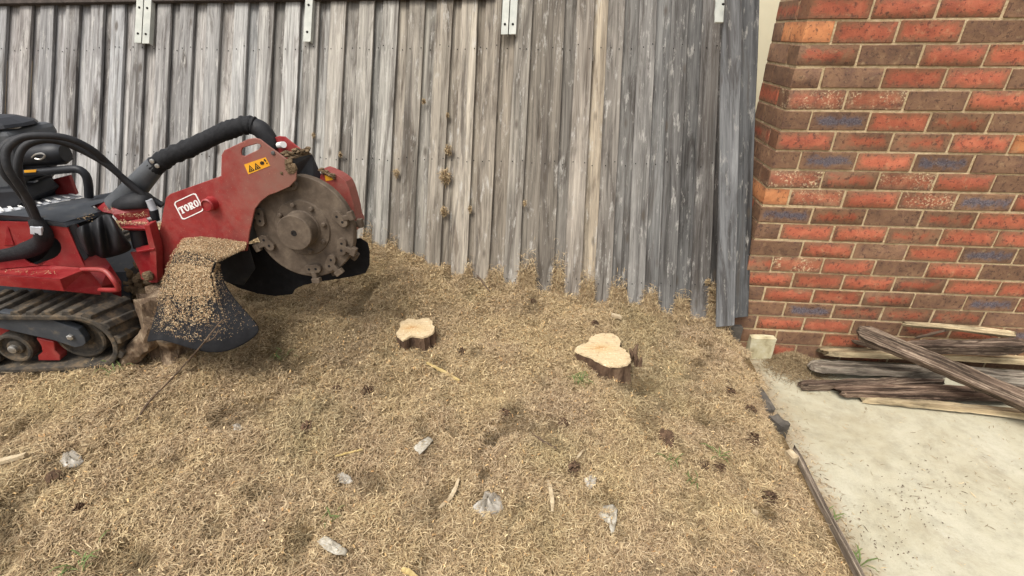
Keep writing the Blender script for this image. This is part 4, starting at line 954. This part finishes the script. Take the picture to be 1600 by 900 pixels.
m = MB(); m.tube([V3(B(262, 520, .22)), V3(g)+Vector((0, .05, .05)), V3(g)+Vector((.02, -.01, -.02))], [.05, .05, .03], 9, smooth=5); obj('root', m, MT['rootwood'], ts, smooth=True, angle=35)

# ------------------------------------------------------------------ pine cones
def cone_mesh(seed):
    r = random.Random(seed); m = MB(); n = 30
    lump(m, (0, 0, 0), .011, (2.0, 1, 1), 8, seed, .1)
    for i in range(n):
        t = (i+.5)/n; a = i*2.39996; rad = .022*math.sin(math.pi*min(.97, .2+.76*t))**.7; x = -.026+.05*t
        d = Vector((.35-.4*t, math.cos(a), math.sin(a))).normalized(); s_ = Vector((0, -math.sin(a), math.cos(a))); o = Vector((x, math.cos(a)*rad*.35, math.sin(a)*rad*.35))
        tip = o+d*rad*r.uniform(.7, 1.0); th = Vector((.004, 0, 0)); w0, w1 = .005, .0085
        m.add([o-s_*w0, o+s_*w0, tip+s_*w1, tip+d*.003, tip-s_*w1, o+th, tip+th-s_*w1*.8, tip+th+s_*w1*.8], [(0, 1, 2, 3, 4), (5, 6, 3), (5, 3, 7), (0, 4, 6, 5), (1, 5, 7, 2), (4, 3, 6), (2, 7, 3)])
    return mesh_of('pine_cone', m.v, m.f, MT['cone'])
CM = [cone_mesh(s) for s in (1, 2, 3)]
CONES = [(787, 650, 1.15, 'pine cone straight below the gap between the two stumps'), (1041, 682, 1.1, 'upper of two touching pine cones below the large stump'), (1044, 694, 1.0, 'lower of two touching pine cones below the large stump'),
 (896, 733, 1.15, 'pine cone just left of the small clear scrap'), (880, 662, .85, 'small pine cone between the two stumps and the lower cones'), (1202, 779, 1.1, 'pine cone nearest the long edging board'), (1100, 728, .9, 'left cone of a pair near the two small weeds'),
 (1123, 733, 1.0, 'right cone of a pair near the two small weeds'), (575, 613, 1.1, 'pine cone below and left of the small stump'), (525, 610, .9, 'pine cone between black apron and small stump'), 
 (720, 551, .9, 'pine cone right of the small stump'), (833, 472, .8, 'pine cone lying close under the fence boards'), (929, 507, .9, 'pine cone behind the large stump towards the fence'),
 (480, 668, .9, 'pine cone above the brownish plastic disc in the middle lawn'), (85, 746, .85, 'dark pine cone below the crumpled film at far left'), (126, 796, .8, 'pine cone alone in the lower left lawn'),
 (1140, 613, .9, 'pine cone at the top of the edge by the rotten edging'), (1172, 642, 1.0, 'pine cone just left of the grey stone block'), (1176, 686, 1.1, 'pine cone below the grey stone block on the lawn'), (1136, 601, .8, 'small pine cone nearest the fence end'),
 ]
for i, (px, py, s, lab) in enumerate(CONES):
    q = on_ground(px, py, .002); o = bpy.data.objects.new('pine_cone', CM[i % 3]); link(o, None, q); o.scale = (s, s, s); o.rotation_euler = (random.uniform(-.4, .4), random.uniform(-.5, .9), random.uniform(0, 6.28)); tag(o, lab, 'pine cone', 'pine cones scattered over the lawn')

# ------------------------------------------------------------------ plastic scraps
def scrap(outline, label, crump=.02, lift=.016, seed=0, mat='plastic', creases=3):
    """a torn piece of film: its outline lies on the litter, the inside is creased"""
    r = random.Random(seed); P = [np.array(on_ground(x, y, lift)) for x, y in outline]; Q = []
    for i in range(len(P)):
        for k in range(3): Q.append(P[i]*(1-k/3)+P[(i+1) % len(P)]*k/3+np.array([r.uniform(-.002, .002), r.uniform(-.002, .002), 0]))
    cen = np.mean(Q, 0); n = len(Q); vs = []; fs = []; ph = [r.uniform(0, 6.28) for _ in range(4)]
    for L_ in range(5):
        q = 1-L_/5
        for i, p in enumerate(Q):
            a = 2*math.pi*i/n; zz = crump*(1-q)*(1+.7*math.sin(creases*a+ph[0]+q*3)+.5*math.sin((creases+2)*a+ph[1]))*.8+r.uniform(-.12, .12)*crump
            v = cen+(p-cen)*q; vs.append((v[0], v[1], v[2]+max(-.006, zz)))
    vs.append((cen[0], cen[1], cen[2]+crump*.7))
    for L_ in range(4):
        for i in range(n): fs.append((L_*n+i, L_*n+(i+1) % n, (L_+1)*n+(i+1) % n, (L_+1)*n+i))
    for i in range(n): fs.append((4*n+i, 4*n+(i+1) % n, 5*n))
    m = MB(); m.add(vs, fs); o = obj('plastic_scrap', m, MT[mat], None, smooth=True, angle=70, solid=.0008); return tag(o, label, 'plastic scrap', 'scraps of plastic film on the lawn')
scrap([(92, 724), (100, 710), (113, 703), (127, 712), (132, 722), (118, 730), (102, 731)], 'crumpled clear plastic film at the far left of the lawn', .03, .010, 1, creases=4)
scrap([(645, 700), (655, 690), (669, 682), (677, 688), (668, 699), (656, 710)], 'flat whitish rectangular plastic piece in the middle of the lawn', .004, .018, 2, 'film')
scrap([(737, 793), (745, 786), (752, 780), (757, 768), (773, 768), (783, 780), (787, 796), (776, 803), (754, 808), (744, 801)], 'largest crumpled clear plastic scrap in the lower middle', .034, .008, 3, creases=5)
scrap([(934, 803), (944, 790), (958, 787), (965, 796), (963, 812), (960, 830), (954, 834), (951, 818), (942, 812)], 'mottled whitish plastic flake pointing down in the lower right middle', .007, .016, 4, 'film')
scrap([(495, 846), (508, 837), (525, 846), (543, 859), (540, 868), (520, 866), (506, 858)], 'flat translucent plastic strip near the bottom of the lawn', .005, .018, 5, 'film')
scrap([(525, 741), (535, 738), (547, 744), (551, 752), (543, 757), (530, 753)], 'small brownish clear plastic disc left of the rectangular piece', .004, .012, 6)
scrap([(913, 746), (924, 742), (933, 747), (930, 757), (922, 764), (915, 758)], 'small clear plastic scrap just above the mottled flake', .012, .010, 7)
scrap([(363, 664), (372, 661), (380, 668), (376, 673), (366, 672)], 'tiny clear plastic scrap below the rubber apron', .010, .012, 8)

# ------------------------------------------------------------------ sticks, strips and chips
def strip(name, pts, w_, th, mat, label, cat, lift=.016, arch=.0):
    P = [np.array(on_ground(x, y, lift)) for x, y in pts]; rows = []; m = MB(); Q = []
    for i in range(len(P)-1):
        for k in range(5): Q.append(P[i]*(1-k/5)+P[i+1]*k/5)
    Q.append(P[-1]); n = len(Q); vs = []
    for i, p in enumerate(Q):
        d = Q[min(i+1, n-1)]-Q[max(i-1, 0)]; d = d/np.linalg.norm(d); s_ = np.array([-d[1], d[0], 0]); e = w_*(.55+.45*math.sin(math.pi*(i+.6)/(n+.2)))*(1+random.uniform(-.14, .14)); z = np.array([0, 0, random.uniform(-.001, .002)+arch*math.sin(math.pi*i/n)])
        vs += [p-s_*e/2+z, p+s_*e/2+z, p+s_*e/2*.9+z+(0, 0, th), p-s_*e/2*.9+z+(0, 0, th)]
    fs = [(3, 2, 1, 0), tuple(range(4*n-4, 4*n))]
    for i in range(n-1):
        for k in range(4): fs.append((i*4+k, i*4+(k+1) % 4, (i+1)*4+(k+1) % 4, (i+1)*4+k))
    m.add(vs, fs); return tag(obj(name, m, MT[mat]), label, cat)
strip('wood_strip', [(856, 752), (861, 768), (863, 784), (863, 800)], .016, .004, 'palewood', 'pale curved wood strip standing out in the lower middle', 'wood strip')
strip('wood_strip', [(717, 749), (711, 766), (703, 780), (686, 796)], .016, .005, 'palewood', 'ragged pale bark strip left of the largest plastic scrap', 'wood strip')
strip('dry_stick', [(667, 568), (690, 580), (718, 596)], .014, .008, 'straw', 'straight yellow stick below the small stump', 'stick')
strip('wooden_stake', [(-30, 731), (0, 724), (42, 713)], .022, .012, 'palewood', 'pale pointed stake at the left edge of the lawn', 'stake')
strip('wood_chip', [(628, 890), (640, 895), (654, 905)], .018, .006, 'straw', 'yellowish wood chip cut by the bottom edge', 'wood chip')
strip('wood_chip', [(955, 493), (971, 498)], .03, .012, 'palewood', 'pale flat wood chip between the fence and the large stump', 'wood chip')
strip('wood_chip', [(1175, 800), (1184, 803)], .018, .008, 'palewood', 'small pale chip below the cone by the edging board', 'wood chip')
strip('wood_chip', [(902, 716), (910, 705)], .010, .004, 'palewood', 'tiny pale sliver above the right-hand cones', 'wood chip')
strip('dry_stick', [(524, 714), (545, 708), (567, 703)], .007, .004, 'straw', 'thin straw coloured stick left of the rectangular plastic piece', 'stick')
strip('dry_stick', [(735, 420), (750, 436), (765, 456)], .008, .006, 'twig', 'thin dark stick leaning in the litter at the fence foot', 'stick', .02)
strip('dry_stick', [(832, 678), (848, 690), (870, 702)], .008, .005, 'twig', 'thin dark twig above the right-hand cones', 'stick')
m = MB(); P = [on_ground(212, 658, .012), on_ground(235, 625, .02), on_ground(262, 598, .03), on_ground(290, 568, .05), B(318, 536, .42), B(330, 520, .40), B(347, 500, .37)]
m.tube(P, [.004, .004, .0038, .0035, .003, .0026, .002], 6, smooth=4); P2 = [B(318, 536, .42), B(334, 528, .41), B(342, 514, .385)]; m.tube(P2, [.0022, .002, .0015], 5, smooth=3)
tag(obj('dead_twig', m, MT['twig'], smooth=True), 'long forked dead twig leaning against the rubber apron', 'twig')

# ------------------------------------------------------------------ weeds
def weed(px, py, n, h, label, spread=1.0, seed=0, slab=False):
    r = random.Random(seed); q = np.array(on_z(px, py, 0.0)) if slab else np.array(on_ground(px, py)); m = MB()
    for i in range(n):
        a = r.uniform(0, 6.28); b = np.array([q[0]+r.gauss(0, .010)*spread, q[1]+r.gauss(0, .010)*spread, q[2]]); d = np.array([math.cos(a), math.sin(a), 0]); s_ = np.array([-d[1], d[0], 0]); L_ = h*r.uniform(.6, 1.1); w_ = L_*.05
        pts = [b, b+d*L_*.3+(0, 0, L_*.55), b+d*L_*.75+(0, 0, L_*.7), b+d*L_*1.1+(0, 0, L_*.5)]; vs = []
        for k, p in enumerate(pts): e = w_*(.6, 1, .8, .05)[k]; vs += [p-s_*e, p+s_*e]
        m.add(vs, [(0, 1, 3, 2), (2, 3, 5, 4), (4, 5, 7, 6)])
    if spread > 2.5: m.v = [(q[0]+(x-q[0])*.8, q[1]+(y-q[1])*.8, z) for x, y, z in m.v]
    return tag(obj('weed', m, MT['weed'], smooth=True, angle=80), label, 'weed', 'small green weeds')
weed(1048, 722, 12, .05, 'green weed left of a brighter one in the right of the lawn', 1, 1); weed(1122, 716, 8, .06, 'brightest little weed in the right of the lawn', .6, 2)
weed(1080, 752, 9, .04, 'faint weed below the two brighter ones on the right', 1.3, 3); weed(905, 598, 26, .045, 'patch of grass blades at the left foot of the large stump', 1.6, 4)
weed(120, 888, 16, .05, 'tuft of green grass at the bottom left corner', 2, 5); weed(520, 808, 9, .04, 'small green sprig left of the largest plastic scrap', 1.3, 6)
weed(440, 562, 14, .045, 'green tuft right of the rubber apron tip', 2.2, 7); weed(1300, 818, 8, .05, 'weed growing on the slab side of the edging board', 1.2, 8, True)
weed(1338, 888, 14, .055, 'weed in the slab corner at the bottom of the edging board', 1.6, 9, True); weed(178, 578, 16, .05, 'green tuft under the front of the track', 2.2, 10)
weed(215, 455, 10, .05, 'wisp of grass behind the front of the track', 2., 11)
# ------------------------------------------------------------------ needle litter
TAN = np.array([lin(*c)[:3] for c in ((172, 149, 112), (162, 138, 102), (184, 162, 124), (150, 126, 94), (134, 112, 84), (176, 155, 120), (156, 136, 106), (190, 170, 134), (112, 92, 70))])
def needles(name, P, L_, Wd, tilt, kind='stuff', parent=None, bright=None, head=None, curl=38.0, S=3, world=None, pal=None):
    N = len(P); th = rng.uniform(0, 2*np.pi, N) if head is None else head; k = rng.normal(0, curl, N)*(.045/np.maximum(L_, .02)); up = tilt; pal = TAN if pal is None else pal
    st = np.arange(S+1)/S; pos = np.zeros((N, S+1, 3)); pos[:, 0] = P; wid = np.zeros((N, S+1, 3)); h = th.copy(); e = up.copy(); curv = rng.normal(0, 26, N)
    seg = L_/S
    for i in range(S+1):
        d = np.stack([np.cos(h)*np.cos(e), np.sin(h)*np.cos(e), np.sin(e)], 1); rollv = rng.normal(0, .35, N)
        s_ = np.stack([-np.sin(h), np.cos(h), rollv], 1); s_ /= np.linalg.norm(s_, axis=1)[:, None]
        wid[:, i] = s_*(Wd*(.35 if i in (0, S) else 1.0)/2)[:, None]
        if i < S: pos[:, i+1] = pos[:, i]+d*seg[:, None]; h = h+k*seg; e = e-np.abs(curv)*seg*.9
    pos -= (pos[:, S//2]-P)[:, None, :]*np.array([1, 1, 0.0])
    V = np.empty((N, S+1, 2, 3), np.float32); V[:, :, 0] = pos-wid; V[:, :, 1] = pos+wid; V = V.reshape(-1, 3)
    base = (np.arange(N)*(S+1)*2)[:, None]; q = np.concatenate([base+np.array([2*i, 2*i+1, 2*i+3, 2*i+2])[None] for i in range(S)], 1).reshape(-1, 4)
    me = bpy.data.meshes.new(name); me.vertices.add(len(V)); me.vertices.foreach_set('co', V.ravel()); nf = len(q)
    me.loops.add(nf*4); me.loops.foreach_set('vertex_index', q.astype(np.int32).ravel()); me.polygons.add(nf); me.polygons.foreach_set('loop_start', np.arange(0, nf*4, 4, dtype=np.int32))
    me.update(); 
    c = pal[rng.integers(0, len(pal), N)]*rng.uniform(1.04, 1.42, (N, 1)); c = c*np.array([1.0, .99, .95]); c = c*.90+.10*c.mean(1, keepdims=True)*np.array([1.02, 1.0, .96])
    if bright is not None: c = c*bright[:, None] if bright.ndim == 1 else c*bright
    C4 = np.ones((N, (S+1)*2, 4), np.float32); C4[:, :, :3] = c[:, None, :]
    at = me.color_attributes.new('col', 'FLOAT_COLOR', 'POINT'); at.data.foreach_set('color', C4.ravel()); me.materials.append(MT['litter'])
    o = bpy.data.objects.new(name, me); link(o, parent, (0, 0, 0)); 
    if kind: tag(o, kind=kind)
    return o
def lawn_points(n, x0, x1, y0, y1):
    x = rng.uniform(x0, x1, n); y = rng.uniform(y0, y1, n); ok = (x < EDGE_X-.03+(.02+.06*vnoise(x*9, y*9, 4))*(y > 1.7)) & (y < 2.52-.03*x)
    # keep to what can be seen from about here
    v = np.stack([x, y, ground(x, y)], 1)-EYE; d = v@AX_F; u = v@AX_R/d*CAM_F; w2 = v@AX_U/d*CAM_F
    ok &= (np.abs(u) < 1010) & (w2 > -560) & (d > .2); return x[ok], y[ok]
x, y = lawn_points(660000, -3.7, 1.0, .35, 2.62); N = len(x)
z = ground(x, y)+rng.uniform(0, 1, N)**1.6*(.012+.012*np.clip(vnoise(x*7, y*7, 31)+.3*vnoise(x*22, y*22, 32), 0, 1))
patch = .5*vnoise(x*3.1, y*3.1, 21)+.5*vnoise(x*9, y*9, 22); br = 1+.12*patch-.26*sstep(.45, .9, vnoise(x*13, y*13, 23)+.6*vnoise(x*34, y*34, 24))-.34*sstep(.42, .85, vnoise(x*8, y*8, 44)+.35*vnoise(x*21, y*21, 45))
tint = np.stack([br, br*(1+.02*patch), br*(1-.06*patch)], 1)
grn = sstep(.45, .75, vnoise(x*2.2+5, y*2.2, 27)); tint *= 1-grn[:, None]*np.array([.08, .05, .08])
dark_spots = np.exp(-((x-.37)/.10)**2-((y-1.80)/.08)**2)+.5*np.exp(-((x+1.0)/.25)**2-((y-1.75)/.2)**2); tint *= 1-np.clip(.6*dark_spots, 0, .6)[:, None]  # litter tinted darker: dug soil at the stump pit, and below the cutter wheel
hd = 2.2*vnoise(x*5, y*5, 41)+rng.normal(0, 1.1, N)+rng.integers(0, 2, N)*np.pi
tag(needles('needle_litter', np.stack([x, y, z], 1), rng.uniform(.012, .042, N), rng.uniform(.0011, .0024, N), rng.normal(.12, .26, N), bright=tint, head=hd), 'dry tan conifer needles and clippings covering the lawn', 'litter')
# litter heaped against the fence foot and pushed up into the gaps between boards
gx = []; gv = []; go = []
for i in range(len(edges)-1):
    b, a2 = edges[i][1], edges[i+1][0]
    if a2-b < .006 or b < -1.75: continue
    f0 = foot_v((b+a2)/2); n = int(1500*(a2-b)/.05); hh = random.uniform(.08, .22) if b > -1.2 else .10
    gx.append(rng.uniform(b-.002, a2+.002, n)); gv.append(f0-.03+np.abs(rng.normal(0, .42, n))*hh); go.append(rng.uniform(-.012, .014, n))
b, a2 = edges[-1][1], xe0; n = 1500; gx.append(rng.uniform(b, a2, n)); gv.append(foot_v(.86)-.03+rng.uniform(0, 1, n)**1.4*.24); go.append(rng.uniform(-.012, .014, n))
n = 9000; xx_ = rng.uniform(-1.8, .9, n); gx.append(xx_); gv.append(np.array([foot_v(q) for q in xx_])-.045+np.abs(rng.normal(0, .022, n))); go.append(-rng.uniform(0, .05, n))
gx, gv, go = map(np.concatenate, (gx, gv, go)); Pf = FP+(gx-FP[0])[:, None]*FH+gv[:, None]*FB-go[:, None]*FN; N = len(Pf)
tag(needles('needle_heap', Pf, rng.uniform(.02, .05, N), rng.uniform(.0014, .003, N), rng.normal(.2, .5, N), bright=np.full(N, .98)), 'dry needles heaped against the fence foot and caught in its gaps', 'litter')
# heap swept against the board pile and wall
c = on_z(1243, 574, 0); n = 9000; rx = rng.normal(0, .075, n); ry = rng.normal(0, .075, n); ex = c[0]+rx+.25*ry*0; ey = np.minimum(c[1]+ry+.03, 2.33)
ez = .003+.055*np.exp(-((ex-c[0])/.08)**2-((ey-c[1]-.03)/.09)**2)*rng.uniform(.1, 1, n)
tag(needles('debris_heap', np.stack([ex, ey, ez], 1), rng.uniform(.015, .04, n), rng.uniform(.0012, .0026, n), rng.normal(.15, .3, n), bright=np.full(n, .62)), 'brown needle debris heaped on the slab beside the timbers', 'litter')
# thin scatter of bits on the slab, thicker along the lawn edge
n = 2600; ex = EDGE_X+.02+np.abs(rng.normal(0, .05, n)); ey = rng.uniform(.5, 2.3, n); m_ = rng.uniform(0, 1, n) < .45; ex[m_] = rng.uniform(EDGE_X, 2.6, m_.sum())
keep = rng.uniform(0, 1, n) < np.where(m_, .5+.5*vnoise(ex*4, ey*4, 61), 1); ex, ey = ex[keep], ey[keep]; n = len(ex)
tag(needles('slab_debris', np.stack([ex, ey, np.full(n, .003)], 1), rng.uniform(.008, .03, n), rng.uniform(.001, .0026, n), rng.uniform(0, .05, n), bright=rng.uniform(.35, 1.2, n), curl=18), 'fine bits of needle and straw strewn over the slab', 'litter')
# dark seed flecks on the slab
m = MB(); r_ = random.Random(5)
for i in range(220):
    if r_.random() < .78: t = r_.random(); q = on_z(1440-140*t+r_.gauss(0, 42)+60*t, 745+130*t+r_.gauss(0, 26), .003)
    else: q = on_z(r_.uniform(1250, 1600), r_.uniform(660, 900), .003)
    if q[0] < EDGE_X+.02: continue
    a = r_.uniform(0, 3.14); L_ = r_.uniform(.004, .010); w_ = L_*.45; d = np.array([math.cos(a), math.sin(a), 0]); s_ = np.array([-d[1], d[0], 0])
    m.add([q-d*L_/2, q+s_*w_/2+(0, 0, .002), q+d*L_/2, q-s_*w_/2+(0, 0, .002)], [(0, 1, 2, 3)])
tag(obj('seed_flecks', m, MT['cone']), 'dark seed husks peppered over the concrete slab', 'litter', kind='stuff')
# pale sawdust flakes in the litter
smp = []
x, y = lawn_points(16000, -2.2, .95, .7, 2.5); pr = .25+.75*np.exp(-((x+.6)/1.0)**2)*sstep(1.2, 2.1, y); ok = rng.uniform(0, 1, len(x)) < pr; x, y = x[ok], y[ok]; z = ground(x, y)+rng.uniform(.012, .026, len(x))
for i in range(min(len(x), 5200)): smp.append(((x[i], y[i], z[i]), (0, 0, 1)))
tag(chip_cloud('sawdust_flakes', smp, None, (.004, .013), ((206, 172, 122), (222, 196, 152), (190, 150, 104))), 'pale sawdust flakes sprinkled among the needles', 'sawdust')
# clumps of dead foliage hanging on the fence
for px, py, r, lab in ((701, 232, .026, 'upper of two large dry needle clumps hanging on the fence'), (696, 273, .040, 'largest dry needle clump hanging on the fence'), (620, 267, .022, 'dry needle clump on the fence nearest the cutter wheel'), (695, 328, .026, 'dry needle clump below the largest one on the fence'),
                       (735, 324, .014, 'small dry clump in the gap right of the lower clump'), (663, 156, .012, 'small dry tuft high on the tan fence boards'), (700, 177, .010, 'tiny dry tuft above the upper large clump'), (491, 207, .012, 'tiny dry tuft on the fence above the boom'),
                       (533, 238, .012, 'tiny dry tuft on the fence above the wheel hood'), (820, 316, .012, 'tiny dry tuft on the darker boards right of the white brackets'), (1105, 440, .016, 'dry tuft beside the overlapping end boards')):
    a, v = f_at(px, py); c = fpt(a, v, -.008); n = int(60+r*9000); d = rng.normal(0, 1, (n, 3)); d /= np.linalg.norm(d, axis=1)[:, None]; P_ = c+d*(rng.uniform(.1, 1, n)**.5*r)[:, None]*np.array([.85, .6, 1.15]); P_ -= np.clip(((P_-FP)@(-FN))-.01, 0, None)[:, None]*(-FN)
    o = needles('needle_clump', P_, rng.uniform(.5, 1.0, n)*max(r, .018), rng.uniform(.0014, .003, n), rng.normal(0, .6, n), kind=None, bright=np.full(n, .95), curl=50); tag(o, lab, 'needle clump', 'dry needle clumps on the fence')
